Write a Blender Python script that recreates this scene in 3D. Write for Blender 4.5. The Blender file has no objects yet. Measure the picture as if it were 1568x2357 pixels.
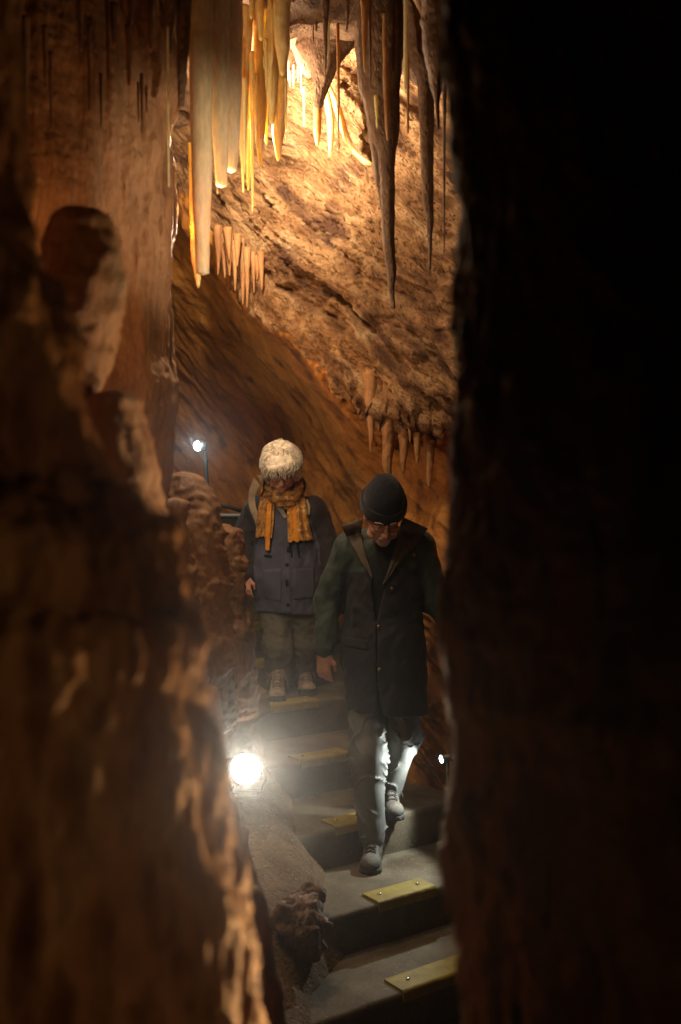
import bpy, math, random
import numpy as np

# ------------------------------------------------------------------ camera, world, exposure
SC = bpy.context.scene
COL = SC.collection
CAM_H = 3.0                     # camera height above the cave floor datum
F, CX, CY = 2291.0, 784.0, 1178.5
def W(px, py, d):
    """world point seen in that direction at distance d along the view"""
    return np.array([(px - CX) / F * d, d, CAM_H - (py - CY) / F * d])

cam_d = bpy.data.cameras.new('camera')
cam = bpy.data.objects.new('camera', cam_d); COL.objects.link(cam)
cam.location = (0, 0, CAM_H); cam.rotation_euler = (math.radians(90), 0, 0)
cam_d.sensor_fit = 'VERTICAL'; cam_d.sensor_height = 36; cam_d.lens = 35.0
cam_d.clip_start = 0.02; cam_d.clip_end = 100
cam_d.dof.use_dof = True; cam_d.dof.focus_distance = 4.7; cam_d.dof.aperture_fstop = 2.0
SC.camera = cam
wd = bpy.data.worlds.new('World'); SC.world = wd; wd.use_nodes = True
wd.node_tree.nodes['Background'].inputs[0].default_value = (0.9, 0.6, 0.4, 1)
wd.node_tree.nodes['Background'].inputs[1].default_value = 0.0
SC.view_settings.view_transform = 'Standard'; SC.view_settings.look = 'None'
SC.view_settings.exposure = 0.0; SC.view_settings.gamma = 1
SC.render.engine = 'CYCLES'
SC.cycles.use_denoising = True
SC.cycles.max_bounces = 6; SC.cycles.diffuse_bounces = 4; SC.cycles.transmission_bounces = 4
SC.cycles.volume_bounces = 0
SC.cycles.sample_clamp_indirect = 4.0
SC.cycles.caustics_reflective = False; SC.cycles.caustics_refractive = False

# ------------------------------------------------------------------ lamps in view, lamps inferred from their light, and added unseen fills
def lamp(name, loc, power, color, radius=0.04, spot=None, aim=None, blend=0.6):
    d = bpy.data.lights.new(name, 'SPOT' if spot else 'POINT')
    d.energy = power; d.color = color; d.shadow_soft_size = radius
    o = bpy.data.objects.new(name, d); COL.objects.link(o); o.location = tuple(loc)
    if spot:
        d.spot_size = math.radians(spot); d.spot_blend = blend
        from mathutils import Vector
        o.rotation_euler = Vector(np.array(aim) - np.array(loc)).to_track_quat('-Z', 'Y').to_euler()
    return o
WARM = (1.0, 0.66, 0.33); AMBER = (1.0, 0.55, 0.22); COOL = (0.80, 0.95, 1.0); NEUT = (1.0, 0.86, 0.66)
KEYC = (1.0, .79, .52)
lamp('key_light', W(520, 215, 4.35), 215, KEYC, .04, spot=135, aim=W(725, 215, 5.2), blend=.9)
lamp('cluster_fill', W(530, 300, 4.2), 48, KEYC, .04)  # added unseen point that backlights the golden cluster
lamp('curtain_light', W(463, 540, 3.48), 18, (1, .82, .55), .02)
lamp('flood_light', W(566, 1770, 4.15) + np.array([.02, -.12, .03]), 1.4, (1, .84, .62), .05)
lamp('flood_beam', W(566, 1770, 4.15) + np.array([.01, -.05, .02]), 60, (1, .68, .38), .05, spot=60, aim=(-.2, .8, CAM_H - .75), blend=.7)
lamp('flood_glare', W(566, 1770, 4.15) + np.array([.0, -.035, .01]), 760, (1, .92, .78), .03, spot=8, aim=(.0, .0, CAM_H), blend=1)  # extra narrow spot towards the camera, added to make the floodlight's halo
lamp('step_light', W(1017, 1747, 4.60) + np.array([-.03, -.02, -.003]), 16, (.88, .98, .93), .015, spot=128, aim=W(1017, 1747, 4.60) + np.array([-.9, -.28, -.46]), blend=.35)
lamp('tunnel_light', W(455, 1027, 6.2) + np.array([-.01, -.05, 0]), 3.0, COOL, .02)
lamp('tunnel_glare', W(455, 1027, 6.2) + np.array([.0, -.04, 0]), 60, COOL, .02, spot=10, aim=(0, .0, CAM_H), blend=1)  # second narrow spot at the camera, added for the tunnel lamp's halo
lamp('wall_fill', (.80, 2.3, CAM_H - .1), 19, (1, .66, .38), .05, spot=100, aim=(-.9, 2.8, CAM_H + .1))  # unseen spot added behind the pillar to brighten the left wall
lamp('curtain_front_fill', (.55, 2.1, CAM_H + .5), 115, (1, .82, .58), .05, spot=32, aim=W(485, 480, 3.3), blend=1)  # added unseen spot, brightens the front of the pale curtain
lamp('ceiling_front_fill', (.45, 2.0, CAM_H + .3), 14, (1, .70, .42), .05, spot=45, aim=W(830, 150, 3.9), blend=1)  # unseen spot added so brown shows on the dark stalactites
lamp('stump_fill', (.60, 2.25, CAM_H - .35), 34, (1, .66, .38), .03, spot=34, aim=W(215, 930, 2.0), blend=.9)  # unseen spot added to light the lower sides of the stumps
lamp('niche_light', W(92, 640, 2.72), 3.5, (1, .45, .14), .02)
lamp('near_fill', (.30, 1.62, CAM_H - .75), 26, AMBER, .03, spot=110, aim=(-.25, 1.0, CAM_H - .5))  # unseen grazing light added for the left foreground wall
lamp('front_fill', (.55, .55, CAM_H - .4), 3.2, AMBER, .12, spot=110, aim=(-.45, 1.0, CAM_H - .35))  # frontal fill added beside the camera, out of view
lamp('vault_fill', W(385, 900, 4.7), 42, (1, .60, .28), .06, spot=115, aim=W(760, 720, 5.6), blend=1)  # unseen spot added in place of warm bounce under the vault
lamp('woman_fill', W(384, 1000, 3.9), 38, (1, .82, .62), .06, spot=34, aim=W(655, 1300, 5.7), blend=1)  # unseen spot added to brighten the front of the woman
lamp('people_light', W(400, 520, 5.35), 38, (1, .78, .52), .08, spot=58, aim=W(710, 1200, 5.2), blend=1)
lamp('shoulder_fill', W(345, 420, 3.95), 22, (1, .76, .52), .05, spot=24, aim=W(835, 1240, 4.6), blend=1)  # unseen spot added for the face and shoulder of the man


# ------------------------------------------------------------------ numpy noise
def _hash(ix, iy, iz, seed):
    h = (ix.astype(np.uint32) * np.uint32(374761393) + iy.astype(np.uint32) * np.uint32(668265263)
         + iz.astype(np.uint32) * np.uint32(2147483647 - 1013) + np.uint32((seed * 974711 + 12345) & 0xffffffff))
    h = (h ^ (h >> np.uint32(13))) * np.uint32(1274126177)
    h = (h ^ (h >> np.uint32(16))) * np.uint32(2246822519)
    return h ^ (h >> np.uint32(15))
_G = np.array([[1,1,0],[-1,1,0],[1,-1,0],[-1,-1,0],[1,0,1],[-1,0,1],[1,0,-1],[-1,0,-1],
               [0,1,1],[0,-1,1],[0,1,-1],[0,-1,-1],[1,1,0],[-1,1,0],[0,-1,1],[0,-1,-1]], dtype=np.float64)
def noise(p, seed=0):
    p = np.asarray(p, float); sh = p.shape[:-1]; p = p.reshape(-1, 3)
    i = np.floor(p).astype(np.int64); f = p - i
    u = f * f * f * (f * (f * 6 - 15) + 10)
    out = np.zeros(len(p))
    for dx in (0, 1):
        for dy in (0, 1):
            for dz in (0, 1):
                h = _hash(i[:, 0] + dx, i[:, 1] + dy, i[:, 2] + dz, seed) & np.uint32(15)
                g = _G[h]
                dot = g[:, 0] * (f[:, 0] - dx) + g[:, 1] * (f[:, 1] - dy) + g[:, 2] * (f[:, 2] - dz)
                w = (u[:, 0] if dx else 1 - u[:, 0]) * (u[:, 1] if dy else 1 - u[:, 1]) * (u[:, 2] if dz else 1 - u[:, 2])
                out += w * dot
    return out.reshape(sh)
def fbm(p, seed=0, octs=4, gain=0.5, lac=2.03):
    p = np.asarray(p, float); a = 1.0; s = 0; t = 0
    for k in range(octs):
        s = s + a * noise(p, seed + 17 * k); t += a; a *= gain; p = p * lac
    return s / t
def ridged(p, seed=0, octs=4, gain=0.5, lac=2.03):
    p = np.asarray(p, float); a = 1.0; s = 0; t = 0
    for k in range(octs):
        s = s + a * (1 - 2 * np.abs(noise(p, seed + 17 * k))); t += a; a *= gain; p = p * lac
    return s / t
def sstep(a, b, x):
    t = np.clip((np.asarray(x, float) - a) / (b - a), 0, 1); return t * t * (3 - 2 * t)
def interp(pts, x):
    pts = np.array(pts, float); return np.interp(x, pts[:, 0], pts[:, 1])
def catmull(P, n):
    P = np.array(P, float); m = len(P)
    Q = np.vstack([2 * P[0] - P[1], P, 2 * P[-1] - P[-2]])
    t = np.linspace(0, m - 1 - 1e-9, n); k = np.floor(t).astype(int); f = (t - k)[:, None]
    p0, p1, p2, p3 = Q[k], Q[k + 1], Q[k + 2], Q[k + 3]
    return 0.5 * (2 * p1 + (p2 - p0) * f + (2 * p0 - 5 * p1 + 4 * p2 - p3) * f * f + (3 * p1 - p0 - 3 * p2 + p3) * f ** 3)

# ------------------------------------------------------------------ object helpers
def link_mesh(name, verts, faces, mats=None, parent=None, origin=None, smooth=True, midx=None):
    v = np.asarray(verts, float).reshape(-1, 3)
    if parent is not None: org = np.array(parent['_org'])
    elif origin is None: org = np.array([v[:, 0].mean(), v[:, 1].mean(), v[:, 2].min()])
    else: org = np.array(origin, float)
    me = bpy.data.meshes.new(name)
    v = v - org
    if isinstance(faces, np.ndarray):
        nf, k = faces.shape
        me.vertices.add(len(v)); me.vertices.foreach_set('co', v.astype(np.float32).ravel())
        me.loops.add(nf * k); me.loops.foreach_set('vertex_index', faces.astype(np.int32).ravel())
        me.polygons.add(nf); me.polygons.foreach_set('loop_start', np.arange(0, nf * k, k, dtype=np.int32))
        me.update(calc_edges=True)
    else:
        me.from_pydata([tuple(x) for x in v], [], [tuple(int(i) for i in f) for f in faces])
    me.polygons.foreach_set('use_smooth', np.full(len(me.polygons), bool(smooth)))
    if mats is not None:
        for m in (mats if isinstance(mats, (list, tuple)) else [mats]): me.materials.append(m)
    if midx is not None: me.polygons.foreach_set('material_index', np.asarray(midx, np.int32))
    me.update()
    o = bpy.data.objects.new(name, me); COL.objects.link(o)
    if parent is None: o.location = tuple(org)
    else: o.parent = parent
    o['_org'] = [float(x) for x in org]
    return o
def tag(o, label, cat, group=None, kind=None):
    if label: o['label'] = label
    if cat: o['category'] = cat
    if group: o['group'] = group
    if kind: o['kind'] = kind
    return o
def thing(name, loc, label, cat, group=None):
    o = bpy.data.objects.new(name, None); COL.objects.link(o); o.location = tuple(float(x) for x in loc)
    o.empty_display_size = 0.1
    o['_org'] = [float(x) for x in loc]
    return tag(o, label, cat, group)
def grid_faces(nu, nv, wrap=False):
    iu = np.arange(nu if wrap else nu - 1); iv = np.arange(nv - 1)
    a, b = np.meshgrid(iu, iv, indexing='ij'); a2 = (a + 1) % nu
    return np.stack([a * nv + b, a2 * nv + b, a2 * nv + b + 1, a * nv + b + 1], -1).reshape(-1, 4)
def grid_normals(V):
    du = np.gradient(V, axis=0); dv = np.gradient(V, axis=1)
    n = np.cross(du, dv); return n / np.maximum(np.linalg.norm(n, axis=-1, keepdims=True), 1e-12)
class Mesh:
    """collects boxes, tubes and sheets into one mesh"""
    def __init__(s): s.v = []; s.f = []; s.m = []
    def add(s, V, Fc, mi=0):
        b = len(s.v); s.v += [tuple(x) for x in V]; s.f += [tuple(b + i for i in f) for f in Fc]; s.m += [mi] * len(Fc); return s
    def box(s, c, size, R=None, bev=0.0, mi=0):
        hx, hy, hz = np.array(size) / 2.0; b = min(bev, hx * .9, hy * .9, hz * .9)
        if b <= 0:
            V = np.array([[x, y, z] for x in (-hx, hx) for y in (-hy, hy) for z in (-hz, hz)])
            Fc = [(0, 1, 3, 2), (4, 6, 7, 5), (0, 4, 5, 1), (2, 3, 7, 6), (0, 2, 6, 4), (1, 5, 7, 3)]
        else:
            ring = lambda ix, iy: [(ix, iy - b), (ix - b, iy), (-ix + b, iy), (-ix, iy - b), (-ix, -iy + b), (-ix + b, -iy), (ix - b, -iy), (ix, -iy + b)]
            V = []; 
            for z, sh in ((-hz, b), (-hz + b, 0), (hz - b, 0), (hz, b)):
                V += [(x, y, z) for x, y in ring(hx - sh, hy - sh)]
            Fc = [tuple(range(7, -1, -1)), tuple(range(24, 32))]
            for k in range(3):
                for j in range(8): Fc.append((k * 8 + j, k * 8 + (j + 1) % 8, k * 8 + 8 + (j + 1) % 8, k * 8 + 8 + j))
            V = np.array(V)
        if R is not None: V = V @ np.array(R).T
        return s.add(V + np.array(c), Fc, mi)
    def tube(s, pts, rad, n=10, mi=0, caps=True, flat=1.0, up=None):
        P = np.array(pts, float); m = len(P); r = np.broadcast_to(np.array(rad, float), (m,))
        T = np.gradient(P, axis=0); T /= np.maximum(np.linalg.norm(T, axis=1, keepdims=True), 1e-9)
        u = np.array(up if up is not None else ([0, 0, 1] if abs(T[0][2]) < .9 else [1, 0, 0]), float)
        V = []
        for i in range(m):
            a = np.cross(u, T[i]); a /= max(np.linalg.norm(a), 1e-9); b = np.cross(T[i], a); u = b
            for k in range(n):
                t = 2 * math.pi * k / n
                V.append(P[i] + r[i] * (a * math.cos(t) + b * math.sin(t) * flat))
        Fc = [(i * n + k, i * n + (k + 1) % n, i * n + n + (k + 1) % n, i * n + n + k) for i in range(m - 1) for k in range(n)]
        if caps: Fc += [tuple(range(n - 1, -1, -1)), tuple(range((m - 1) * n, m * n))]
        return s.add(V, Fc, mi)
    def build(s, name, mats, parent=None, smooth=True, origin=None):
        return link_mesh(name, np.array(s.v), s.f, mats, parent, origin, smooth, s.m)
def rotm(rx=0, ry=0, rz=0):
    cx, sx, cy, sy, cz, sz = math.cos(rx), math.sin(rx), math.cos(ry), math.sin(ry), math.cos(rz), math.sin(rz)
    return (np.array([[cz, -sz, 0], [sz, cz, 0], [0, 0, 1]]) @ np.array([[cy, 0, sy], [0, 1, 0], [-sy, 0, cy]])
            @ np.array([[1, 0, 0], [0, cx, -sx], [0, sx, cx]]))

# ------------------------------------------------------------------ materials
def _mat(name):
    m = bpy.data.materials.new(name); m.use_nodes = True; nt = m.node_tree
    return m, nt, nt.nodes, nt.links, nt.nodes['Principled BSDF']
def ramp(N, L, src, stops):
    r = N.new('ShaderNodeValToRGB'); el = r.color_ramp.elements
    while len(el) < len(stops): el.new(0.5)
    for e, (p, c) in zip(el, stops): e.position = p; e.color = (*c, 1)
    L.new(src, r.inputs[0]); return r.outputs[0]
def rock_mat(name, cols, scale=4.0, stretch=(1, 1, 1), rot=(0, 0, 0), bump=0.5, bdist=0.02, pits=0.0, pit_scale=40, fine=60,
             rough=0.75, spec=0.3, sss=0.0, specks=None, sss_rad=(0.06, 0.03, 0.012), stain=None, coat=0.0):
    m, nt, N, L, B = _mat(name)
    geo = N.new('ShaderNodeNewGeometry')
    mp = N.new('ShaderNodeMapping'); mp.vector_type = 'TEXTURE'; mp.inputs['Rotation'].default_value = rot
    mp.inputs['Scale'].default_value = tuple(1 / q for q in stretch)
    L.new(geo.outputs['Position'], mp.inputs['Vector'])
    n1 = N.new('ShaderNodeTexNoise'); n1.inputs['Scale'].default_value = scale; n1.inputs['Detail'].default_value = 9
    n1.inputs['Roughness'].default_value = 0.62; n1.inputs['Distortion'].default_value = 0.4
    L.new(mp.outputs[0], n1.inputs['Vector'])
    k = len(cols); col = ramp(N, L, n1.outputs[0], [(0.30 + 0.42 * i / (k - 1), c) for i, c in enumerate(cols)])
    n2 = N.new('ShaderNodeTexNoise'); n2.inputs['Scale'].default_value = fine; n2.inputs['Detail'].default_value = 6
    n2.inputs['Roughness'].default_value = 0.7
    L.new(mp.outputs[0], n2.inputs['Vector'])
    mx = N.new('ShaderNodeMix'); mx.data_type = 'RGBA'; mx.blend_type = 'MULTIPLY'; mx.inputs[0].default_value = 0.55
    L.new(col, mx.inputs[6]); L.new(ramp(N, L, n2.outputs[0], [(0.3, (.55, .5, .45)), (0.7, (1.25, 1.2, 1.15))]), mx.inputs[7])
    out = mx.outputs[2]
    if stain:
        n3 = N.new('ShaderNodeTexNoise'); n3.inputs['Scale'].default_value = stain[1]; n3.inputs['Detail'].default_value = 5
        L.new(mp.outputs[0], n3.inputs['Vector'])
        m2 = N.new('ShaderNodeMix'); m2.data_type = 'RGBA'; m2.blend_type = 'MIX'
        L.new(ramp(N, L, n3.outputs[0], [(stain[2], (0, 0, 0)), (stain[2] + .12, (1, 1, 1))]), m2.inputs[0])
        L.new(out, m2.inputs[6]); m2.inputs[7].default_value = (*stain[0], 1); out = m2.outputs[2]
    if specks:
        v3 = N.new('ShaderNodeTexVoronoi'); v3.inputs['Scale'].default_value = specks[1]; L.new(geo.outputs['Position'], v3.inputs['Vector'])
        n4 = N.new('ShaderNodeTexNoise'); n4.inputs['Scale'].default_value = specks[1] * .13; L.new(geo.outputs['Position'], n4.inputs['Vector'])
        sm = N.new('ShaderNodeMath'); sm.operation = 'MULTIPLY_ADD'; L.new(n4.outputs[0], sm.inputs[0]); sm.inputs[1].default_value = -.25; L.new(v3.outputs['Distance'], sm.inputs[2])
        m3 = N.new('ShaderNodeMix'); m3.data_type = 'RGBA'
        L.new(ramp(N, L, sm.outputs[0], [(0.0, (1, 1, 1)), (0.06, (0, 0, 0))]), m3.inputs[0]); L.new(out, m3.inputs[6]); m3.inputs[7].default_value = (*specks[0], 1); out = m3.outputs[2]
    L.new(out, B.inputs['Base Color'])
    h = n2.outputs[0]
    ad = N.new('ShaderNodeMath'); ad.operation = 'MULTIPLY_ADD'; L.new(n1.outputs[0], ad.inputs[0]); ad.inputs[1].default_value = 2.0; L.new(h, ad.inputs[2]); h = ad.outputs[0]
    if pits > 0:
        vo = N.new('ShaderNodeTexVoronoi'); vo.inputs['Scale'].default_value = pit_scale; vo.inputs['Randomness'].default_value = 1
        L.new(mp.outputs[0], vo.inputs['Vector'])
        pr = ramp(N, L, vo.outputs['Distance'], [(0.05, (0, 0, 0)), (0.45, (1, 1, 1))])
        a2 = N.new('ShaderNodeMath'); a2.operation = 'MULTIPLY_ADD'; L.new(pr, a2.inputs[0]); a2.inputs[1].default_value = pits; L.new(h, a2.inputs[2]); h = a2.outputs[0]
    bp = N.new('ShaderNodeBump'); bp.inputs['Strength'].default_value = bump; bp.inputs['Distance'].default_value = bdist
    L.new(h, bp.inputs['Height']); L.new(bp.outputs[0], B.inputs['Normal'])
    B.inputs['Roughness'].default_value = rough; B.inputs['Specular IOR Level'].default_value = spec
    if coat: B.inputs['Coat Weight'].default_value = coat; B.inputs['Coat Roughness'].default_value = 0.3
    if sss > 0:
        B.inputs['Subsurface Weight'].default_value = sss; B.inputs['Subsurface Radius'].default_value = (1, .72, .38)
        B.inputs['Subsurface Scale'].default_value = sss_rad[0]
    return m
def plain_mat(name, col, rough=0.6, spec=0.4, metal=0.0, nscale=30, var=0.25, bump=0.1, bdist=0.004, weave=0, sheen=0.0, sss=0.0, alpha_stretch=(1,1,1)):
    m, nt, N, L, B = _mat(name)
    tc = N.new('ShaderNodeTexCoord'); mp = N.new('ShaderNodeMapping'); mp.inputs['Scale'].default_value = alpha_stretch
    L.new(tc.outputs['Object'], mp.inputs['Vector'])
    n1 = N.new('ShaderNodeTexNoise'); n1.inputs['Scale'].default_value = nscale; n1.inputs['Detail'].default_value = 6
    L.new(mp.outputs[0], n1.inputs['Vector'])
    c = np.array(col); L.new(ramp(N, L, n1.outputs[0], [(0.3, tuple(c * (1 - var))), (0.7, tuple(np.minimum(c * (1 + var), 1)))]), B.inputs['Base Color'])
    h = n1.outputs[0]
    if weave:
        w = N.new('ShaderNodeTexNoise'); w.inputs['Scale'].default_value = weave; w.inputs['Detail'].default_value = 2
        L.new(tc.outputs['Object'], w.inputs['Vector'])
        a = N.new('ShaderNodeMath'); a.operation = 'ADD'; L.new(w.outputs[0], a.inputs[0]); L.new(h, a.inputs[1]); h = a.outputs[0]
    bp = N.new('ShaderNodeBump'); bp.inputs['Strength'].default_value = bump; bp.inputs['Distance'].default_value = bdist
    L.new(h, bp.inputs['Height']); L.new(bp.outputs[0], B.inputs['Normal'])
    B.inputs['Roughness'].default_value = rough; B.inputs['Specular IOR Level'].default_value = spec; B.inputs['Metallic'].default_value = metal
    if sheen: B.inputs['Sheen Weight'].default_value = sheen
    if sss: B.inputs['Subsurface Weight'].default_value = sss; B.inputs['Subsurface Radius'].default_value = (1, .35, .2); B.inputs['Subsurface Scale'].default_value = 0.01
    return m
def glow_mat(name, col, strength):
    m, nt, N, L, B = _mat(name)
    B.inputs['Base Color'].default_value = (.8, .8, .8, 1); B.inputs['Emission Color'].default_value = (*col, 1); B.inputs['Emission Strength'].default_value = strength
    return m
M = {}
M['vault'] = rock_mat('vault_rock', [(.07, .03, .013), (.28, .14, .06), (.47, .28, .14), (.64, .46, .29)], scale=2.6, stretch=(1, 1.5, 4.0), rot=(0, math.radians(46), 0),
                      bump=0.9, bdist=0.022, pits=1.0, pit_scale=30, fine=48, stain=((.10, .042, .022), 2.0, .54))
M['cave'] = rock_mat('tunnel_rock', [(.18, .065, .013), (.40, .165, .033), (.52, .25, .06)], scale=2.2, stretch=(1, 1.3, 4.0), rot=(0, math.radians(54), 0),
                     bump=0.5, bdist=0.012, pits=.3, pit_scale=22, fine=40, stain=((.12, .05, .02), 4.0, .58))
M['flow'] = rock_mat('flowstone', [(.13, .058, .026), (.30, .15, .07), (.40, .225, .115)], scale=4.0, stretch=(1, 1, .35), bump=0.6, bdist=0.012, fine=60, pits=.4, pit_scale=55,
                     stain=((.12, .05, .02), 2.2, .60), rough=.62)
M['near'] = rock_mat('near_rock', [(.10, .045, .02), (.34, .165, .065), (.46, .265, .125), (.54, .38, .23)], scale=9.0, stretch=(1, 1, .4), bump=0.8, bdist=0.012, fine=60, rough=.55, spec=.5)
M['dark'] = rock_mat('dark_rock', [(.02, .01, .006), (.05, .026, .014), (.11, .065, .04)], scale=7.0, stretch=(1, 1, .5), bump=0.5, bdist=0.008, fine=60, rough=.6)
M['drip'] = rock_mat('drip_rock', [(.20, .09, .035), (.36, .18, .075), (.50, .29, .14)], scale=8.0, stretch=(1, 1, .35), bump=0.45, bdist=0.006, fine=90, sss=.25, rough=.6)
M['dim'] = rock_mat('dim_drip_rock', [(.10, .05, .028), (.20, .11, .065), (.34, .22, .14)], scale=12.0, stretch=(1, 1, .5), bump=0.85, bdist=0.010, fine=70, rough=.65, pits=.5, pit_scale=70)  # darker drip rock; shade of the unlit formations is put into its colour
M['pale'] = rock_mat('pale_calcite', [(.60, .48, .29), (.72, .60, .40), (.82, .72, .54)], scale=5.0, stretch=(1, 1, .25), bump=0.25, bdist=0.004, fine=80, sss=.8, sss_rad=(.06, .03, .012), rough=.45, spec=.5)
M['amber'] = rock_mat('amber_calcite', [(.60, .42, .17), (.70, .53, .24), (.80, .66, .38)], scale=9.0, stretch=(1, 1, .3), bump=0.25, bdist=0.003, fine=90, sss=1.0, sss_rad=(.05, .03, .012), rough=.4, spec=.5)
M['step'] = rock_mat('step_concrete', [(.085, .064, .040), (.14, .112, .074), (.195, .162, .112)], scale=5, bump=0.35, bdist=0.0025, fine=150, pits=.4, pit_scale=120, rough=.8, stain=((.075, .05, .028), 3.0, .56), specks=((.24, .20, .14), 60))
M['earth'] = rock_mat('bank_earth', [(.10, .055, .028), (.165, .10, .052), (.23, .145, .08)], scale=7, bump=0.8, bdist=0.012, fine=60, pits=.6, pit_scale=50, rough=.85, specks=((.30, .23, .15), 45))
# ------------------------------------------------------------------ ground and stairs
EV, NV = np.array([.819, .574]), np.array([.574, -.819])      # along a step edge / down the flight (plan)
def en(e, n): return np.array([e * EV[0] + n * NV[0], e * EV[1] + n * NV[1]])
STEP_N = [-7.2, -6.75, -6.3, -5.9, -5.5, -5.08, -4.63, -4.16, -3.68, -3.24, -2.87, -2.45]
STEP_H = [.20, .37, .37 + .0, .55, .72, .89, 1.056, 1.24, 1.42, 1.60, 1.77, 1.95]
STEP_H[1], STEP_H[2] = .29, .42
def e_left(n): return np.interp(n, [-7.2, -4.6, -3.6, -3.24, -3.05, -2.4], [3.3, 2.55, 2.28, 2.10, 1.90, 1.72])
def slope_h(n): return np.interp(n, STEP_N, STEP_H) if np.isscalar(n) else np.interp(n, STEP_N, STEP_H)

def build_ground():
    nx, ny = 260, 380
    X = np.linspace(-3.2, 3.2, nx); Y = np.linspace(-1.5, 9.5, ny)
    X, Y = np.meshgrid(X, Y, indexing='ij')
    e = X * EV[0] + Y * EV[1]; n = X * NV[0] + Y * NV[1]
    H = np.interp(n, STEP_N + [-2.1, 5], STEP_H + [2.15, 2.15])
    dl = e_left(n) - e
    rise = .09 * sstep(-.12, .12, dl) + .40 * np.clip(dl - .05, 0, 2) ** 1.15
    base = np.where(dl > -.12, -.05 * sstep(.0, -.12, dl), -.05)
    Z = CAM_H - H - .30 * sstep(0, -.35, dl) + rise - .02
    p = np.stack([X, Y, Z], -1)
    Z = Z + .035 * fbm(p * 3.5, 3, 5) + .012 * fbm(p * 16, 4, 4) + .02 * np.clip(ridged(p * 6, 8, 3) - .3, 0, 1)
    V = np.stack([X, Y, Z], -1)
    o = link_mesh('ground', V, grid_faces(nx, ny), M['earth'], origin=(0, 0, 0)); tag(o, None, None, None, 'structure')
build_ground()

def build_stairs():
    vs, fs = [], []
    b = 0
    ne = 60
    for k in range(1, len(STEP_N)):
        nf, nb = STEP_N[k], STEP_N[k - 1] - .03; h = STEP_H[k]; hb = STEP_H[min(k + 1, len(STEP_H) - 1)] + .05
        # profile from back of tread to front edge, round nose, down the riser
        prof = [(nb, h)] + [(nb + (nf - nb) * t, h) for t in np.linspace(.08, .93, 14)]
        r = .014
        prof += [(nf - .026, h), (nf - r, h), (nf - r * .4, h + r * .15), (nf, h + r * .7), (nf + .002, h + r * 1.6), (nf + .002, h + .034)]
        prof += [(nf + .004 - .012 * t, h + .02 + (hb - h - .02) * t) for t in np.linspace(.2, 1, 6)]
        prof = np.array(prof)
        e0 = e_left((nf + nb) / 2) - .35; e1 = e0 + 2.3
        E = np.linspace(e0, e1, ne)
        V = np.zeros((ne, len(prof), 3))
        for j, (nn, hh) in enumerate(prof):
            V[:, j, 0] = E * EV[0] + nn * NV[0]; V[:, j, 1] = E * EV[1] + nn * NV[1]; V[:, j, 2] = CAM_H - hh
        wob = .010 * fbm(np.stack([E * 2.3, np.full(ne, k * 3.1), np.zeros(ne)], -1), 5, 4) + .004 * fbm(np.stack([E * 14, np.full(ne, k * 3.1), np.zeros(ne)], -1), 6, 3)
        fr = sstep(.0, 1., np.arange(len(prof)) / 14.0)
        V[:, :, 0] += wob[:, None] * fr * NV[0]; V[:, :, 1] += wob[:, None] * fr * NV[1]
        V[:, :, 2] += .004 * fbm(V * 5, 9 + k, 4)
        vs.append(V.reshape(-1, 3)); fs.append(grid_faces(ne, len(prof)) + b); b += ne * len(prof)
    o = link_mesh('steps', np.vstack(vs), np.vstack(fs), M['step'], origin=(0, 0, 0)); tag(o, None, None, None, 'structure')
build_stairs()

# yellow nosing plates, each with its screws
M['yellow'] = rock_mat('yellow_grit_plate', [(.19, .135, .015), (.30, .22, .022), (.38, .30, .045)], scale=14, bump=0.6, bdist=0.002, fine=180, rough=.6, stain=((.22, .15, .04), 12, .58))
M['screw'] = plain_mat('screw_steel', (.75, .75, .72), rough=.2, metal=1.0)
PLATES = [(9, 2.456, .305, 'mustard yellow nosing plate on the bare step in front of the man'),
          (10, 2.287, .42, 'yellow nosing plate on the lowest visible step, cut off by the dark rock'),
          (8, 2.544, .30, 'yellow nosing plate partly hidden by the front shin of the man'),
          (7, 2.667, .30, 'yellow nosing plate on the step just right of the floodlight beam'),
          (6, 2.78, .31, 'thin yellow nosing plate under the shoes of the woman'),
          (5, 2.92, .24, 'faint yellow nosing plate one step above the shoes of the woman'),
          (4, 3.15, .24, 'faintest yellow nosing plate, two steps above the shoes of the woman')]
for k, e0, wdt, lab in PLATES:
    n0, h = STEP_N[k], STEP_H[k]
    c = en(e0 + wdt / 2, n0)
    t = thing('nosing_plate', (c[0], c[1], CAM_H - h), lab, 'step edge plate', 'yellow nosing plates on the step edges')
    prof = [(-.108, .0005), (-.106, -.0065), (.0, -.0075), (.006, -.004), (.010, .002), (.0115, .036), (.0068, .037), (.0055, .006), (.001, .0005)]
    V, ne = [], 14
    rr = random.Random(k)
    for i in range(ne):
        e = e0 + wdt * i / (ne - 1)
        for nn, hh in prof:
            q = en(e, n0 + nn + (rr.random() - .5) * .0015); V.append((q[0], q[1], CAM_H - h - hh + .004))
    m = len(prof)
    Fc = [(i * m + j, i * m + (j + 1) % m, i * m + m + (j + 1) % m, i * m + m + j) for i in range(ne - 1) for j in range(m)]
    Fc += [tuple(range(m)), tuple(range((ne - 1) * m + m - 1, (ne - 1) * m - 1, -1))]
    pl = link_mesh('plate', V, Fc, M['yellow'], parent=t, smooth=False)
    for fr in (.17, .83):
        q = en(e0 + wdt * fr, n0 - .055)
        mm = Mesh()
        mm.tube([(q[0], q[1], CAM_H - h + .008), (q[0], q[1], CAM_H - h + .0150), (q[0], q[1], CAM_H - h + .0165)], [.0085, .0085, .005], 12)
        mm.build('screw', M['screw'], t)

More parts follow.
